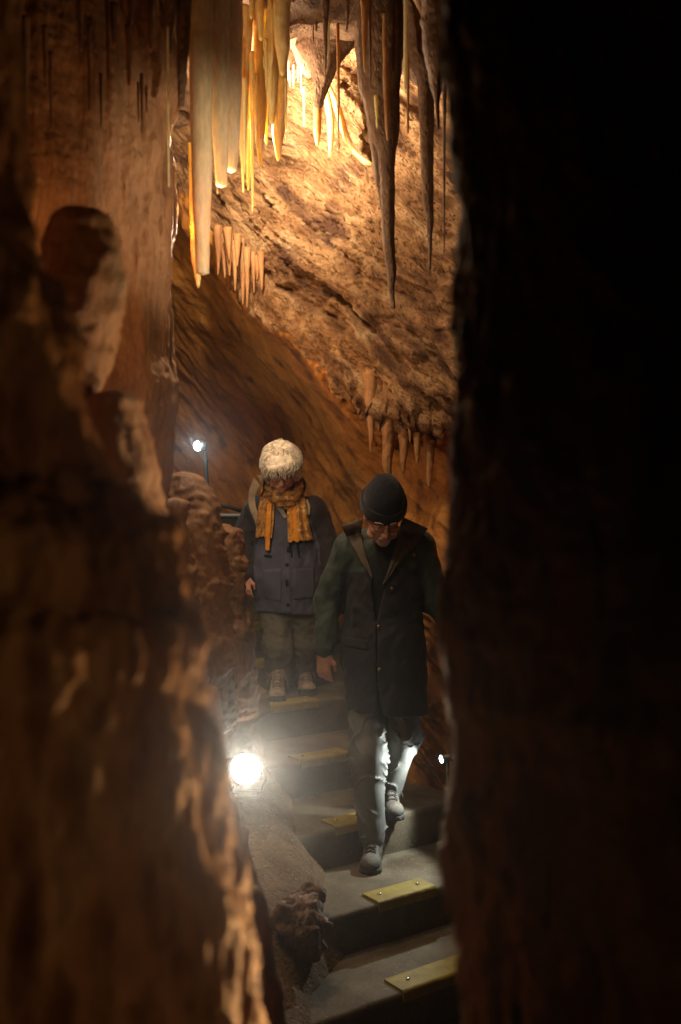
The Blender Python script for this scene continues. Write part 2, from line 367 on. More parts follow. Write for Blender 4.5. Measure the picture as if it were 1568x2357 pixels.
# ------------------------------------------------------------------ the cave shell: vault and tunnel
def rbf(pts):
    P = np.array(pts, float); c = P[:, :2] / 400.0; n = len(P)
    d = np.linalg.norm(c[:, None] - c[None], axis=-1)
    K = np.where(d > 0, d * d * np.log(np.maximum(d, 1e-9)), 0) + np.eye(n) * 1e-3
    Q = np.hstack([np.ones((n, 1)), c]); A = np.block([[K, Q], [Q.T, np.zeros((3, 3))]])
    s = np.linalg.solve(A, np.concatenate([P[:, 2], np.zeros(3)]))
    def f(x, y):
        x = x / 400.0; y = y / 400.0; out = s[n] + s[n + 1] * x + s[n + 2] * y
        for i in range(n):
            r2 = (x - c[i, 0]) ** 2 + (y - c[i, 1]) ** 2
            out = out + s[i] * 0.5 * r2 * np.log(np.maximum(r2, 1e-12))
        return out
    return f
LIP = [(300, 300), (400, 380), (480, 450), (540, 560), (600, 625), (700, 700), (760, 770), (830, 850), (880, 900), (950, 925), (1040, 940), (1400, 980)]
up_d = rbf([(350, 150, 6.2), (520, 300, 6.1), (560, 450, 5.75), (660, 150, 5.3), (700, 250, 5.25), (900, 200, 4.95), (1000, 300, 4.8), (1040, 600, 4.75), (900, 600, 5.05), (700, 550, 5.45),
            (600, 620, 5.7), (1040, 900, 4.85), (860, 850, 5.2), (1250, 500, 4.3), (1250, 900, 4.4), (700, -150, 5.0), (1000, -150, 4.5), (1300, -100, 3.9), (350, -150, 6.2), (400, 400, 6.2)])
lo_d = rbf([(420, 620, 6.6), (420, 760, 7.4), (450, 950, 7.9), (520, 820, 7.2), (600, 720, 6.2), (600, 1000, 7.7), (700, 800, 5.85), (800, 880, 5.55), (750, 950, 6.3), (850, 940, 5.6), (900, 1050, 5.9), (1000, 1000, 5.25), (1000, 1150, 5.4),
            (760, 1130, 6.7), (660, 1150, 7.4), (500, 1150, 7.6), (960, 1350, 5.25), (980, 1500, 5.15), (985, 1700, 5.0), (1010, 1850, 4.72), (1100, 2000, 4.2), (1250, 1200, 4.6), (1250, 1700, 4.2), (1350, 2100, 3.6),
            (500, 1500, 8.0), (750, 1500, 7.2), (600, 1900, 8.0), (850, 1900, 6.5)])
def build_vault():
    xs = np.linspace(300, 1400, 470); ys = np.linspace(-230, 2050, 860)
    PX, PY = np.meshgrid(xs, ys, indexing='ij')
    wob = 26 * fbm(np.stack([PX / 70, PY / 400, PX * 0], -1), 21, 4) + 10 * fbm(np.stack([PX / 18, PY / 200, PX * 0], -1), 22, 3)
    lip = interp(LIP, PX) + wob
    du = up_d(PX, PY); dl = lo_d(PX, PY)
    t = sstep(-30, 110, PY - lip)
    D = du * (1 - t) + np.maximum(dl, du - .03) * t
    V = np.stack([(PX - CX) / F * D, D, CAM_H - (PY - CY) / F * D], -1)
    N = grid_normals(V); N *= np.sign(np.sum(N * (np.array([0, 0, CAM_H]) - V), -1, keepdims=True))
    # strata frame: s along the bedding (down to the right), q across it
    a = math.radians(45); s = V[..., 0] * math.cos(a) - V[..., 2] * math.sin(a); q = V[..., 0] * math.sin(a) + V[..., 2] * math.cos(a)
    P = np.stack([s * 1.0, q * 3.6, V[..., 1] * 1.6], -1)
    S3 = lambda u, v, w: np.stack([s * u, q * v, V[..., 1] * w], -1)
    bend = .10 * fbm(S3(.8, .8, .8), 30, 3); q = q + bend
    up = .17 * ridged(S3(.7, 2.8, 1.4), 31, 4) + .065 * ridged(S3(2.4, 11, 5), 32, 3) + .022 * fbm(S3(8, 34, 16), 33, 3)
    crk = np.clip(ridged(S3(.9, 5.5, 2), 37, 2) - .66, 0, 1)
    patch = sstep(-.05, .3, fbm(S3(1.2, 1.8, 1.2) + 3, 41, 3))
    up = up - .22 * crk + patch * (.050 * fbm(V * 24, 38, 3) + .026 * ridged(V * 40, 42, 2)) - .06 * np.clip(ridged(S3(3.5, 13, 6) + 4, 43, 2) - .55, 0, 1)
    a2 = math.radians(52); s2 = V[..., 0] * math.cos(a2) - V[..., 2] * math.sin(a2); q2 = V[..., 0] * math.sin(a2) + V[..., 2] * math.cos(a2)
    low = .09 * fbm(np.stack([s2 * .7, q2 * 3.2, V[..., 1] * .8], -1), 34, 4) + .05 * ridged(np.stack([s2 * 1.2, q2 * 6.5, V[..., 1] * 1.5], -1), 35, 4) + .014 * fbm(V * 14, 36, 4)
    flute = .06 * ridged(np.stack([V[..., 0] * 9, V[..., 1] * 5, V[..., 2] * .9], -1), 39, 3)
    tl = np.exp(-((PY - lip - 40) / 60.0) ** 2)
    V = V + N * (up * (1 - t) + low * t + flute * tl)[..., None]
    fc = grid_faces(len(xs), len(ys))
    tt = t[:-1, :-1].reshape(-1)
    jit = .5 + .25 * fbm(np.stack([PX / 25, PY / 25, PX * 0], -1), 40, 3)[:-1, :-1].reshape(-1)
    o = link_mesh('vault_wall', V, fc, [M['vault'], M['cave']], origin=W(784, 1000, 6), midx=(tt > jit).astype(int))
    tag(o, 'sloping bright limestone vault with diagonal bedding above the dark ochre tunnel', 'rock wall', None, 'structure')
build_vault()

# ------------------------------------------------------------------ rock walls with a silhouette
def side_wall(name, edge, d, plan, rows, cols, mat, disp, label, cat, kind=None, sign=1, y0=-140, y1=2500, cap=False):
    py = np.linspace(y0, y1, rows); E = interp(edge, py)
    C = catmull(plan, cols)
    V = np.zeros((cols, rows, 3))
    z = CAM_H - (py - CY) / F * d; xe = (E - CX) / F * d
    V[:, :, 0] = xe[None] * 1.0 + C[:, 0:1]; V[:, :, 1] = d + C[:, 1:2]; V[:, :, 2] = z[None]
    N = grid_normals(V) * sign
    V = V + N * disp(V, PYG := np.broadcast_to(py, (cols, rows)), C)[..., None]
    fc = grid_faces(cols, rows)
    if sign < 0: fc = fc[:, ::-1]
    o = link_mesh(name, V, fc, mat, origin=(V[:, :, 0].mean(), d, V[:, :, 2].min()))
    return tag(o, label, cat, None, kind)

# middle flowstone wall on the left
MID = [(-200, 440), (100, 436), (380, 438), (520, 432), (640, 424), (720, 412), (820, 408), (870, 414), (940, 412), (985, 400), (1060, 398), (1130, 392), (1200, 380), (1300, 372), (2500, 360)]
def mid_disp(V, PY, C):
    p = np.stack([V[..., 0], V[..., 1], V[..., 2]], -1)
    fl = ridged(p * np.array([6, 6, .35]), 51, 3)
    fl2 = ridged(p * np.array([16, 16, .9]), 52, 3)
    lump = fbm(p * np.array([4, 4, 2.2]), 53, 5)
    tier = np.zeros_like(PY)
    w = 110 * fbm(p * np.array([4, 4, .0]), 54, 3) + 40 * ridged(p * np.array([14, 14, 0]), 58, 2)
    for y, a in ((40, .02), (290, .05), (480, .02)):
        dd = PY - (y + w); tier += a * sstep(-.1, .3, fbm(p * np.array([3, 3, 0]) + y, 59, 2)) * (sstep(-180, -10, dd) - sstep(-10, 40, dd))
    smooth = sstep(620, 760, PY)
    return (.045 * fl + .014 * fl2) * (1 - .45 * smooth) + .095 * lump * (1 - .5 * smooth) + tier + .006 * fbm(p * 40, 55, 3)
side_wall('flowstone_wall', MID, 3.3, [(-2.6, -1.5), (-1.6, -1.0), (-.8, -.55), (-.35, -.27), (-.1, -.10), (0, .03), (-.03, .15), (-.2, .5), (-.6, 1.2), (-1.2, 2.4), (-1.6, 4.5)],
          520, 560, M['flow'], mid_disp, 'tall brown fluted flowstone wall behind the pale hanging curtain', 'rock wall', y1=1900)

# left foreground wall
NEAR = [(-400, -70), (-100, -40), (200, -14), (400, 4), (470, 18), (560, 38), (620, 70), (700, 112), (800, 128), (900, 150), (1000, 165), (1060, 178), (1100, 205), (1160, 300), (1230, 350), (1330, 376), (1400, 402), (1440, 448), (1480, 462), (1520, 450), (1580, 440),
        (1650, 455), (1720, 476), (1800, 488), (1900, 500), (2000, 522), (2080, 548), (2160, 572), (2250, 588), (2400, 598), (2700, 625)]
def near_disp(V, PY, C):
    p = V
    a = fbm(p * np.array([7, 7, 2.6]), 61, 4); b = ridged(p * np.array([13, 13, 4.2]), 62, 3); c = fbm(p * np.array([32, 32, 12]), 63, 4)
    hole = np.clip(ridged(p * np.array([9, 9, 3.6]), 64, 2) - .35, 0, 1)
    g = np.clip(.25 + 2.6 * np.abs(C[:, 0:1] + .0) , 0, 1) * np.ones_like(a)
    return (.075 * a + .036 * b - .075 * hole) * g + .019 * c + .008 * b - .008
side_wall('near_rock_wall', NEAR, 1.22, [(-1.1, -1.4), (-.75, -.75), (-.5, -.46), (-.3, -.26), (-.12, -.10), (-.03, -.02), (0, .05), (-.015, .12), (-.08, .3), (-.3, .6), (-.8, .9)],
          640, 420, M['near'], near_disp, 'blurred lumpy orange-brown rock wall filling the left foreground', 'rock wall', y0=-400, y1=2900)

# right foreground pillar
PIL = [(-300, 985), (0, 1012), (60, 1022), (110, 1010), (160, 1022), (250, 1026), (380, 1046), (500, 1052), (700, 1052), (850, 1050), (930, 1036), (1040, 1024), (1180, 1024), (1300, 1014), (1400, 1004), (1470, 998), (1540, 1006), (1600, 1000),
       (1680, 1026), (1760, 1034), (1860, 1016), (1960, 1010), (2030, 1014), (2110, 1030), (2200, 1040), (2280, 1040), (2357, 1052), (2800, 1060)]
def pil_disp(V, PY, C):
    p = V
    return .022 * fbm(p * np.array([9, 9, 5]), 71, 4) + .012 * ridged(p * np.array([20, 20, 9]), 72, 3) + .006 * fbm(p * 45, 73, 3)
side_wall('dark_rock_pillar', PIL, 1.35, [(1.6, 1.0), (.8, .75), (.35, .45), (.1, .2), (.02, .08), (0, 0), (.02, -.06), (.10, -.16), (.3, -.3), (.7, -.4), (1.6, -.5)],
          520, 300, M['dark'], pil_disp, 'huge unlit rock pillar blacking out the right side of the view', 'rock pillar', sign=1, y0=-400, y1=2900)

# cave ceiling
def build_ceiling():
    nx, ny = 260, 280
    X, Y = np.meshgrid(np.linspace(-4.2, 4.2, nx), np.linspace(-1.5, 9, ny), indexing='ij')
    Z = CAM_H + 2.28 + .06 * (Y - 4) + 0 * X
    p = np.stack([X, Y, Z], -1)
    Z = Z + .12 * fbm(p * 1.6, 81, 4) - .10 * ridged(p * 3.1, 82, 3) + .02 * fbm(p * 14, 83, 3)
    Z = Z - .25 * np.exp(-((X + .05) / .7) ** 2) * np.exp(-((Y - 4.0) / .5) ** 2)
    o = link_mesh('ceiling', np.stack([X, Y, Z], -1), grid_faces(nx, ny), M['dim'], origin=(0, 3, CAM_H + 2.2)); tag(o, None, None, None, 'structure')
build_ceiling()

# ------------------------------------------------------------------ stalactites, stalagmites
_cnt = [0]
def drip(x0, y0, x1, y1, w0, w1, d, label, mat='drip', name='stalactite', cat='stalactite', group=None, tip=None, rip=.08, flute=.0, prof=None, d1=None, rug=1.0, ell=1.0, mid=None, seg=None, n=None, lean=0.0, smoothtop=False):
    """a tapered formation from pixel (x0,y0) width w0 to (x1,y1) width w1, hanging (or standing) at distance d"""
    _cnt[0] += 1; sd = 100 + _cnt[0]
    d1 = d if d1 is None else d1
    Lw = abs(y1 - y0) / F * d
    seg = seg or int(min(150, max(14, Lw / .008))); n = n or (72 if name in ('stalagmite', 'flowstone_column') else 32 if max(w0, w1) > 30 else (18 if max(w0, w1) > 12 else 12))
    t = np.linspace(0, 1, seg)
    if mid is None: ax = x0 + (x1 - x0) * t
    else: ax = np.array(catmull([(x0, 0)] + [(m[1], m[0]) for m in mid] + [(x1, 1)], 400)); ax = np.interp(t, ax[:, 1], ax[:, 0])
    dd = d + (d1 - d) * t
    if prof is None: wid = w0 + (w1 - w0) * t
    else: wid = np.interp(t, [q[0] for q in prof], [q[1] for q in prof]); wid = np.convolve(np.pad(wid, 4, mode='edge'), np.hanning(11)[1:-1] / np.hanning(11)[1:-1].sum(), 'valid')
    z = CAM_H - ((y0 + (y1 - y0) * t) - CY) / F * dd; x = (ax - CX) / F * dd
    r = wid / 2 / F * dd
    sw = .22 * r.mean() * fbm(np.stack([t * Lw * 3.5, t * 0 + sd, t * 0], -1), sd, 3)
    A = np.linspace(0, 2 * math.pi, n, endpoint=False)
    ca, sa = np.cos(A), np.sin(A)
    q = np.stack([ca[:, None] * r.mean() * 30 + 0 * t, sa[:, None] * r.mean() * 30 + 0 * t, (z[None] * 14) + 0 * ca[:, None]], -1)
    rr = 1 + rip * 1.6 * fbm(q * np.array([.5, .5, .9]) + sd, sd, 4) + rip * .7 * noise(np.stack([0 * q[..., 0], 0 * q[..., 0], q[..., 2] * 3 + 3 * noise(q * .3, sd + 5)], -1) + sd, sd + 1)
    if mat in ('dim', 'drip', 'amber', 'flow', 'near', 'earth'): sw = sw * 1.9; rr = rr + rip * 1.1 * np.clip(noise(q * np.array([.9, .9, 1.6]) + sd * 2, sd + 7), 0, 1)
    if flute: rr = rr + flute * ridged(np.stack([ca[:, None] * 2.2 + 0 * t, sa[:, None] * 2.2 + 0 * t, z[None] * .8 + 0 * ca[:, None]], -1) + sd, sd + 2, 2)
    if name in ('stalagmite', 'flowstone_column'):
        pw = np.stack([x + r * ca[:, None], dd + r * sa[:, None], z[None] + 0 * ca[:, None]], -1)
        rr = rr + (.030 * fbm(pw * np.array([9, 9, 6]), sd + 3, 4) + .020 * ridged(pw * np.array([16, 16, 9]), sd + 4, 3) + .010 * ridged(pw * np.array([5, 5, 34]), sd + 6, 2) + .007 * fbm(pw * 48, sd + 5, 3)) * rug * min(1, r.mean() / .06) / r.mean() 
    tp = (w1 * .5 if tip is None else tip) / F * d      # tip rounding length
    end = np.clip((1 - t) * Lw / max(tp, 1e-4), 0, 1); r = r * np.sqrt(np.clip(1 - (1 - end) ** 2, 0.02, 1))
    if name in ('stalagmite', 'flowstone_column') or smoothtop:
        end = np.clip(t * Lw / max(.25 * w0 / F * d, 1e-4), 0, 1); r = r * np.sqrt(np.clip(1 - (1 - end) ** 2, 0.02, 1))
    V = np.zeros((n, seg, 3))
    V[..., 0] = x + sw + r * rr * ca[:, None]; V[..., 1] = dd + ell * r * rr * sa[:, None]; V[..., 2] = z[None]
    fc = grid_faces(n, seg, True)
    if y1 > y0: fc = fc[:, ::-1]
    vv = V.reshape(-1, 3)
    c0 = V[:, 0].mean(0); c1 = V[:, -1].mean(0); m0 = len(vv); vv = np.vstack([vv, c0, c1])
    k = np.arange(n); k2 = (k + 1) % n
    cf = np.concatenate([np.stack([k * seg, k2 * seg, np.full(n, m0), np.full(n, m0)], -1), np.stack([k2 * seg + seg - 1, k * seg + seg - 1, np.full(n, m0 + 1), np.full(n, m0 + 1)], -1)])
    faces = [tuple(f) for f in fc] + [tuple(f[:3]) for f in cf]
    o = link_mesh(name, vv, faces, M[mat], origin=(V[:, :, 0].mean(), d, V[:, :, 2].min()))
    return tag(o, label, cat, group)
T = -70
# pale curtain beside the flowstone wall
drip(462, T, 466, 634, 62, 32, 3.30, 'longest pale stalactite, thick and blunt-ended, at the edge of the brown wall', 'pale', tip=6, rip=.06, prof=[(0, 60), (.35, 54), (.7, 46), (1, 30)])
drip(438, 330, 457, 664, 10, 7, 3.42, 'thin golden stalactite lit from behind, tight against the longest pale one', 'amber', tip=10, rip=.12, prof=[(0, 10), (.5, 20), (.8, 24), (.93, 13), (1, 6)])
drip(500, T, 511, 432, 58, 24, 3.36, 'pale blunt stalactite second from the brown wall', 'pale', tip=5, rip=.03, prof=[(0, 60), (.6, 46), (.85, 34), (1, 24)])
drip(534, T, 533, 398, 56, 22, 3.42, 'shorter pale blunt stalactite beside the golden cluster', 'pale', tip=5, rip=.03, prof=[(0, 56), (.6, 46), (.9, 34), (1, 24)])
drip(424, T, 418, 250, 46, 14, 3.12, 'dull tapering stalactite on the edge of the brown wall', 'dim', rip=.06)
drip(394, T, 388, 130, 40, 8, 3.08, 'short dull stalactite high on the brown wall', 'dim', rip=.08)
drip(386, 60, 389, 432, 6, 4.5, 2.95, 'straw-thin straight stalactite hanging before the brown wall', 'pale', rip=.05)
drip(499, 345, 501, 447, 5, 3, 3.5, 'tiny brown straw stalactite in the gap between two pale ones', 'drip', rip=.08)
for i, (x, a, b, w) in enumerate([(326, 170, 312, 9), (318, 190, 285, 7), (337, 200, 262, 8), (296, 60, 200, 18), (345, -40, 120, 22), (248, -40, 190, 14), (205, 60, 260, 12), (232, 170, 300, 9), (118, 120, 300, 12), (104, 60, 210, 14), (60, 40, 270, 18), (262, 10, 110, 20), (185, -40, 120, 18), (300, -60, 60, 26)]):
    drip(x, a, x + 1, b, w, max(3, w * .35), 2.86 - (386 - x) * .0009, 'small brown drip hanging from a ledge of the fluted wall', 'flow', group='small drips on the fluted wall', rip=.12)
# golden backlit cluster
GC = [(561, 20, 560, 330, 34, 16, 3.86, 'amber-edged thick stalactite first in the golden cluster', [(0, 44), (.5, 30), (.8, 22), (1, 10)]),
      (556, 215, 560, 445, 12, 3.5, 3.80, 'glowing needle stalactite lowest on the pale side of the golden cluster', [(0, 14), (.45, 22), (.62, 9), (1, 4)]),
      (571, 190, 572, 440, 18, 6, 3.95, 'orange tapering stalactite behind the glowing needle', None),
      (580, 120, 582, 478, 13, 5, 3.84, 'long knobbly grey-gold stalactite ending in a forked point', None),
      (579, 390, 581, 490, 5, 3, 3.9, 'hair-thin straw hanging below the knobbly grey-gold stalactite', None),
      (603, T, 598, 383, 40, 10, 3.90, 'broad amber stalactite in the middle of the golden cluster', [(0, 46), (.45, 36), (.7, 30), (.88, 20), (1, 7)]),
      (590, 170, 591, 340, 6, 4, 3.85, 'thin white-edged straw before the broad amber stalactite', None),
      (612, 90, 614, 210, 10, 4, 3.78, 'short dull spike in front of the broad amber stalactite', None),
      (612, 240, 613, 335, 10, 4, 3.95, 'small lit spike to the right of the broad amber stalactite', None),
      (630, T, 626, 288, 34, 14, 3.84, 'bright lemon stalactite with a fat stem and rounded point', [(0, 30), (.45, 36), (.7, 32), (.9, 20), (1, 9)]),
      (637, 200, 638, 302, 8, 5, 3.88, 'slim twin spike touching the lemon stalactite', None),
      (648, T, 641, 372, 36, 8, 4.02, 'deep orange stalactite ending in a wide triangular point', [(0, 40), (.75, 34), (.85, 30), (1, 5)]),
      (650, T, 650, 175, 40, 10, 3.72, 'pinkish dull column stalactite hanging over the bright hollow', [(0, 42), (.7, 36), (1, 10)]),
      (600, T, 601, 95, 26, 10, 3.7, 'short olive stalactite at the top of the golden cluster', None),
      (582, T, 580, 45, 22, 7, 3.65, 'short pale spike at the top edge above the golden cluster', None),
      (543, T, 542, 42, 12, 8, 3.4, 'short blunt straw at the top edge above the pale curtain', None),
      (608, 130, 609, 160, 6, 3, 3.72, 'tiny bright-tipped drip under the olive stalactite', None)]
for g in GC:
    drip(*g[:7], g[7], 'amber', prof=g[8], rip=.09, group='golden backlit stalactite cluster')
# centre stalactites
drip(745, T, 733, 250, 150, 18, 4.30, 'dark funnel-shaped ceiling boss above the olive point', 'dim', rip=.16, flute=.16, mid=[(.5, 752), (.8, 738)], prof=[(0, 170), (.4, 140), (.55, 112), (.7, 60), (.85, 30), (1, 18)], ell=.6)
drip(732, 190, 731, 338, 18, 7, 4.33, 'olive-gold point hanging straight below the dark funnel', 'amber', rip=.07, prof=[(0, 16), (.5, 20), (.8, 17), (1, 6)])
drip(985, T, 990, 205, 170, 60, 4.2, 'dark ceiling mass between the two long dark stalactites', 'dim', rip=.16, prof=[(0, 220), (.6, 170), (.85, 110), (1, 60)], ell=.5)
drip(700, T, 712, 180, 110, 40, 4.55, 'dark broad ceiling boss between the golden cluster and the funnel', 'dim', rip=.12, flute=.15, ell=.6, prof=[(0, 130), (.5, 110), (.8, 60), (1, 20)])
drip(755, T, 755, 137, 9, 4, 3.9, 'slim cream stalactite with sharp point before the dark funnel', 'pale', rip=.07, prof=[(0, 8), (.6, 10), (.8, 10), (1, 4)])
drip(776, T, 780, 245, 10, 6, 3.95, 'straight slim brown stalactite crossing the dark funnel', 'drip', rip=.07)
drip(778, 230, 780, 350, 6, 3, 4.0, 'short thin spike below the slim brown stalactite', 'drip', rip=.07)
drip(745, 195, 760, 362, 20, 6, 4.7, 'honey stalactite with bent shoulder hanging beside the funnel point', 'amber', rip=.08, mid=[(.25, 756), (.6, 761)], prof=[(0, 16), (.3, 18), (.75, 14), (1, 5)])
drip(748, 190, 856, 384, 22, 8, 4.78, 'slanting ribbon of honey flowstone running down the bright wall', 'amber', rip=.12, mid=[(.3, 776), (.55, 790), (.8, 812)], prof=[(0, 20), (.5, 18), (.8, 16), (1, 26)])
# big dark stalactites at the right
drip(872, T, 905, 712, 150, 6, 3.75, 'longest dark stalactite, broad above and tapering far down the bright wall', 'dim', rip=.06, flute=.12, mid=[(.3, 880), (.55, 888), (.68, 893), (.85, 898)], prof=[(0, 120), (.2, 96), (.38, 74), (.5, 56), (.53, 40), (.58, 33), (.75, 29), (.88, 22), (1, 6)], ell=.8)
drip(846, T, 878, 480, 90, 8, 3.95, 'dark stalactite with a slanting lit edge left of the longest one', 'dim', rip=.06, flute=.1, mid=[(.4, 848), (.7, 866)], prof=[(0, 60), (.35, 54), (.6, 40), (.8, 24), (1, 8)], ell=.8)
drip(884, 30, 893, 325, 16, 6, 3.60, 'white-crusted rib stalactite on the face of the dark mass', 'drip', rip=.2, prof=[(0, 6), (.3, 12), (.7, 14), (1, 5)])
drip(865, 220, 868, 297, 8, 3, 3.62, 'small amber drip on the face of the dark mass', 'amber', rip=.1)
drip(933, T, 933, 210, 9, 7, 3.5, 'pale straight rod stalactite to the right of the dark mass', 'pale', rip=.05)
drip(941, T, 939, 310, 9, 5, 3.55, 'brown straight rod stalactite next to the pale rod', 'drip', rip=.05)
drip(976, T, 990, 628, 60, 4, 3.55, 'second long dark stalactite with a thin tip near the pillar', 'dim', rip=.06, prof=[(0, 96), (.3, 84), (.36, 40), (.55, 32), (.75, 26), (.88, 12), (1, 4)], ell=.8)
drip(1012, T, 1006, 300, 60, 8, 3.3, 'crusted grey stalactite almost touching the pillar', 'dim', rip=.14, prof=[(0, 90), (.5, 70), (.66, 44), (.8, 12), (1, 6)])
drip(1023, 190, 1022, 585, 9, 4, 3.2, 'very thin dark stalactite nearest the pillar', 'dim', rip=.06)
drip(960, T, 978, 62, 50, 6, 3.4, 'small ochre spike at the top edge near the pillar', 'drip', rip=.1, prof=[(0, 70), (.5, 40), (.75, 10), (1, 5)])
drip(612, T, 613, 22, 10, 6, 3.7, 'stubby tip at the top edge right of the golden cluster', 'drip', rip=.1)
rs_ = random.Random(77)
for k in range(20):
    x = rs_.uniform(553, 660); top = rs_.choice([-70, -70, 60, 120, 180]); b = top + rs_.uniform(90, 260); b = min(b, 430 - (x - 553) * .9)
    w = rs_.uniform(4, 13); drip(x, top, x + rs_.uniform(-3, 3), max(b, top + 50), w * 1.3, rs_.uniform(2, 4), rs_.uniform(3.72, 4.1), 'slim straw among the golden backlit stalactites', 'amber', rip=.14, group='slim straws of the golden cluster', prof=[(0, w * 1.5), (.5, w), (.85, w * .7), (1, 2.5)])
for k in range(18):
    x = rs_.uniform(668, 1015); b = rs_.uniform(20, 120) if rs_.random() < .75 else rs_.uniform(120, 210); w = rs_.uniform(5, 16)
    drip(x, -70, x + rs_.uniform(-4, 4), b, w * 1.8, 3, rs_.uniform(3.5, 4.4), 'short brown stalactite hanging from the dark ceiling', rs_.choice(['dim', 'drip']), rip=.15, group='short brown stalactites under the ceiling', prof=[(0, w * 2.2), (.5, w), (1, 3)])
# short drips in the bright hollow under the boss
for x, a, b, w in [(655, 150, 196, 5), (664, 140, 186, 6), (676, 150, 205, 7), (686, 150, 190, 5), (693, 160, 215, 6), (668, 165, 200, 4), (700, 200, 290, 7)]:
    drip(x, a, x, b, w, 2.5, 4.85, 'tiny lit drip in the bright hollow under the ceiling', 'pale', group='tiny drips in the bright hollow', rip=.12)
# fringe of drips along the lip of the vault
rg = random.Random(5)
for x, a, b, w in [(x_ + rg.uniform(-4, 4), a_, b_ + rg.uniform(-40, 16), w_ * rg.uniform(.5, 1.5)) for x_, a_, b_, w_ in [(502, 540, 632, 9), (512, 560, 640, 8), (530, 560, 650, 10), (540, 575, 660, 9), (548, 560, 640, 8), (556, 570, 672, 10), (563, 590, 690, 9), (572, 590, 704, 10), (581, 600, 708, 8), (589, 610, 672, 8), (597, 600, 660, 9), (520, 545, 610, 8)]]:
    drip(x, a - 20, x + rg.uniform(-2, 4), b, w + 12, 3, 5.55 + rg.uniform(-.08, .12), 'reddish drip in the slanting fringe under the vault lip', 'drip', group='reddish drips under the vault lip', rip=.14)
for k in range(22):
    x = 612 + k * 11 + rg.uniform(-4, 4); y = float(interp(LIP, x)) + rg.uniform(-6, 12)
    drip(x, y - 40, x + rg.uniform(-2, 3), y + rg.uniform(18, 70), rg.uniform(12, 24), rg.uniform(4, 8), float(up_d(np.array(x), np.array(y))) - .06, 'stubby ochre drip along the middle of the vault lip', 'drip', group='stubby drips along the vault lip', rip=.2)
for x, a, b, w, w1, lab in [(855, 860, 1035, 22, 5, 'pointed ochre stalactite first in the row above the black hat'),
                            (896, 880, 1103, 36, 26, 'tall ochre column stalactite above the black hat'),
                            (874, 880, 985, 16, 6, 'short ochre drip between the pointed one and the tall column'),
                            (930, 900, 1080, 30, 14, 'shadowed ochre stalactite right of the tall column'),
                            (945, 900, 1010, 14, 6, 'stub drip with lit face above the shadowed stalactites'),
                            (962, 900, 1060, 24, 10, 'dark ochre stalactite second from the pillar'),
                            (990, 920, 1115, 30, 14, 'dark ochre stalactite closest to the pillar under the lip'),
                            (975, 910, 1000, 16, 6, 'short dark drip between the two stalactites by the pillar')]:
    drip(x, a - 40, x - 2, b + 10, w + 8, w1 * .4, 5.02 + rg.uniform(-.05, .1), lab, 'drip', group='ochre stalactites above the black hat', rip=.22, flute=.14, prof=[(0, w + 22), (.35, w + 4), (.6, w * .72), (.85, w * .4 + w1 * .2), (1, w1 * .35)])
# stalagmites and flowstone columns on the left
drip(182, 478, 185, 1100, 112, 150, 2.0, 'tall blurred stalagmite with a black flat top in the left foreground', 'near', 'stalagmite', 'stalagmite', rip=.10, mid=[(.25, 192), (.55, 180), (.85, 150)], prof=[(0, 104), (.12, 140), (.28, 178), (.45, 150), (.62, 122), (.9, 70), (1, 60)], tip=10, rug=.6)
drip(268, 898, 260, 1500, 108, 190, 1.95, 'lower blurred stalagmite with a dark rounded top, right of the tall one', 'near', 'stalagmite', 'stalagmite', rip=.10, prof=[(0, 108), (.1, 120), (.25, 146), (.4, 176), (.5, 210), (1, 260)], tip=10, rug=.6)
drip(425, 1085, 432, 1720, 60, 120, 3.75, 'ribbed brown flowstone column below the small lamp', 'flow', 'flowstone_column', 'flowstone', rip=.16, mid=[(.3, 436), (.6, 440)], prof=[(0, 50), (.08, 100), (.18, 126), (.35, 150), (.6, 150), (1, 130)], flute=.08)
drip(398, 1145, 405, 1700, 50, 90, 3.45, 'grey rough flowstone column against the fluted wall', 'flow', 'flowstone_column', 'flowstone', rip=.22, flute=.1, prof=[(0, 46), (.2, 64), (.5, 84), (1, 110)])
drip(470, 1190, 474, 1700, 70, 90, 3.95, 'smooth brown flowstone hump between the column and the rounded boulder', 'flow', 'flowstone_column', 'flowstone', rip=.16, flute=.08, prof=[(0, 46), (.08, 62), (.25, 78), (.7, 90), (1, 90)])
drip(527, 1212, 538, 1660, 58, 60, 4.25, 'rounded flowstone knob beside the hand of the woman', 'flow', 'flowstone_column', 'flowstone', rip=.08, mid=[(.2, 530), (.45, 538), (.7, 545)], prof=[(0, 56), (.15, 62), (.3, 62), (.42, 50), (.55, 72), (.75, 76), (1, 90)])
drip(515, 1205, 512, 1240, 30, 36, 4.28, 'small cap stone sitting on the rounded flowstone knob', 'flow', 'flowstone_column', 'flowstone', rip=.05)
drip(492, 1470, 520, 1880, 120, 100, 4.60, 'rust-red ragged flowstone apron above the floodlight', 'flow', 'flowstone_column', 'flowstone', rip=.14, flute=.2, prof=[(0, 100), (.25, 150), (.36, 172), (.5, 120), (1, 90)])
drip(475, 1575, 480, 2000, 54, 60, 2.6, 'rust-coloured rock boss at the edge of the blurred wall', 'flow', 'flowstone_column', 'flowstone', rip=.10, prof=[(0, 40), (.15, 56), (.4, 66), (1, 70)])
drip(520, 1830, 548, 2420, 50, 110, 2.3, 'grey ragged flowstone ridge below the floodlight', 'flow', 'flowstone_column', 'flowstone', rip=.16, flute=.18, mid=[(.25, 530), (.5, 545)], prof=[(0, 44), (.3, 72), (.5, 84), (1, 130)])
drip(560, 1898, 566, 2120, 16, 40, 2.5, 'dark knobbly rock finger standing by the grey ridge', 'flow', 'stalagmite', 'stalagmite', rip=.22, prof=[(0, 22), (.1, 26), (.2, 18), (.5, 36), (1, 44)])
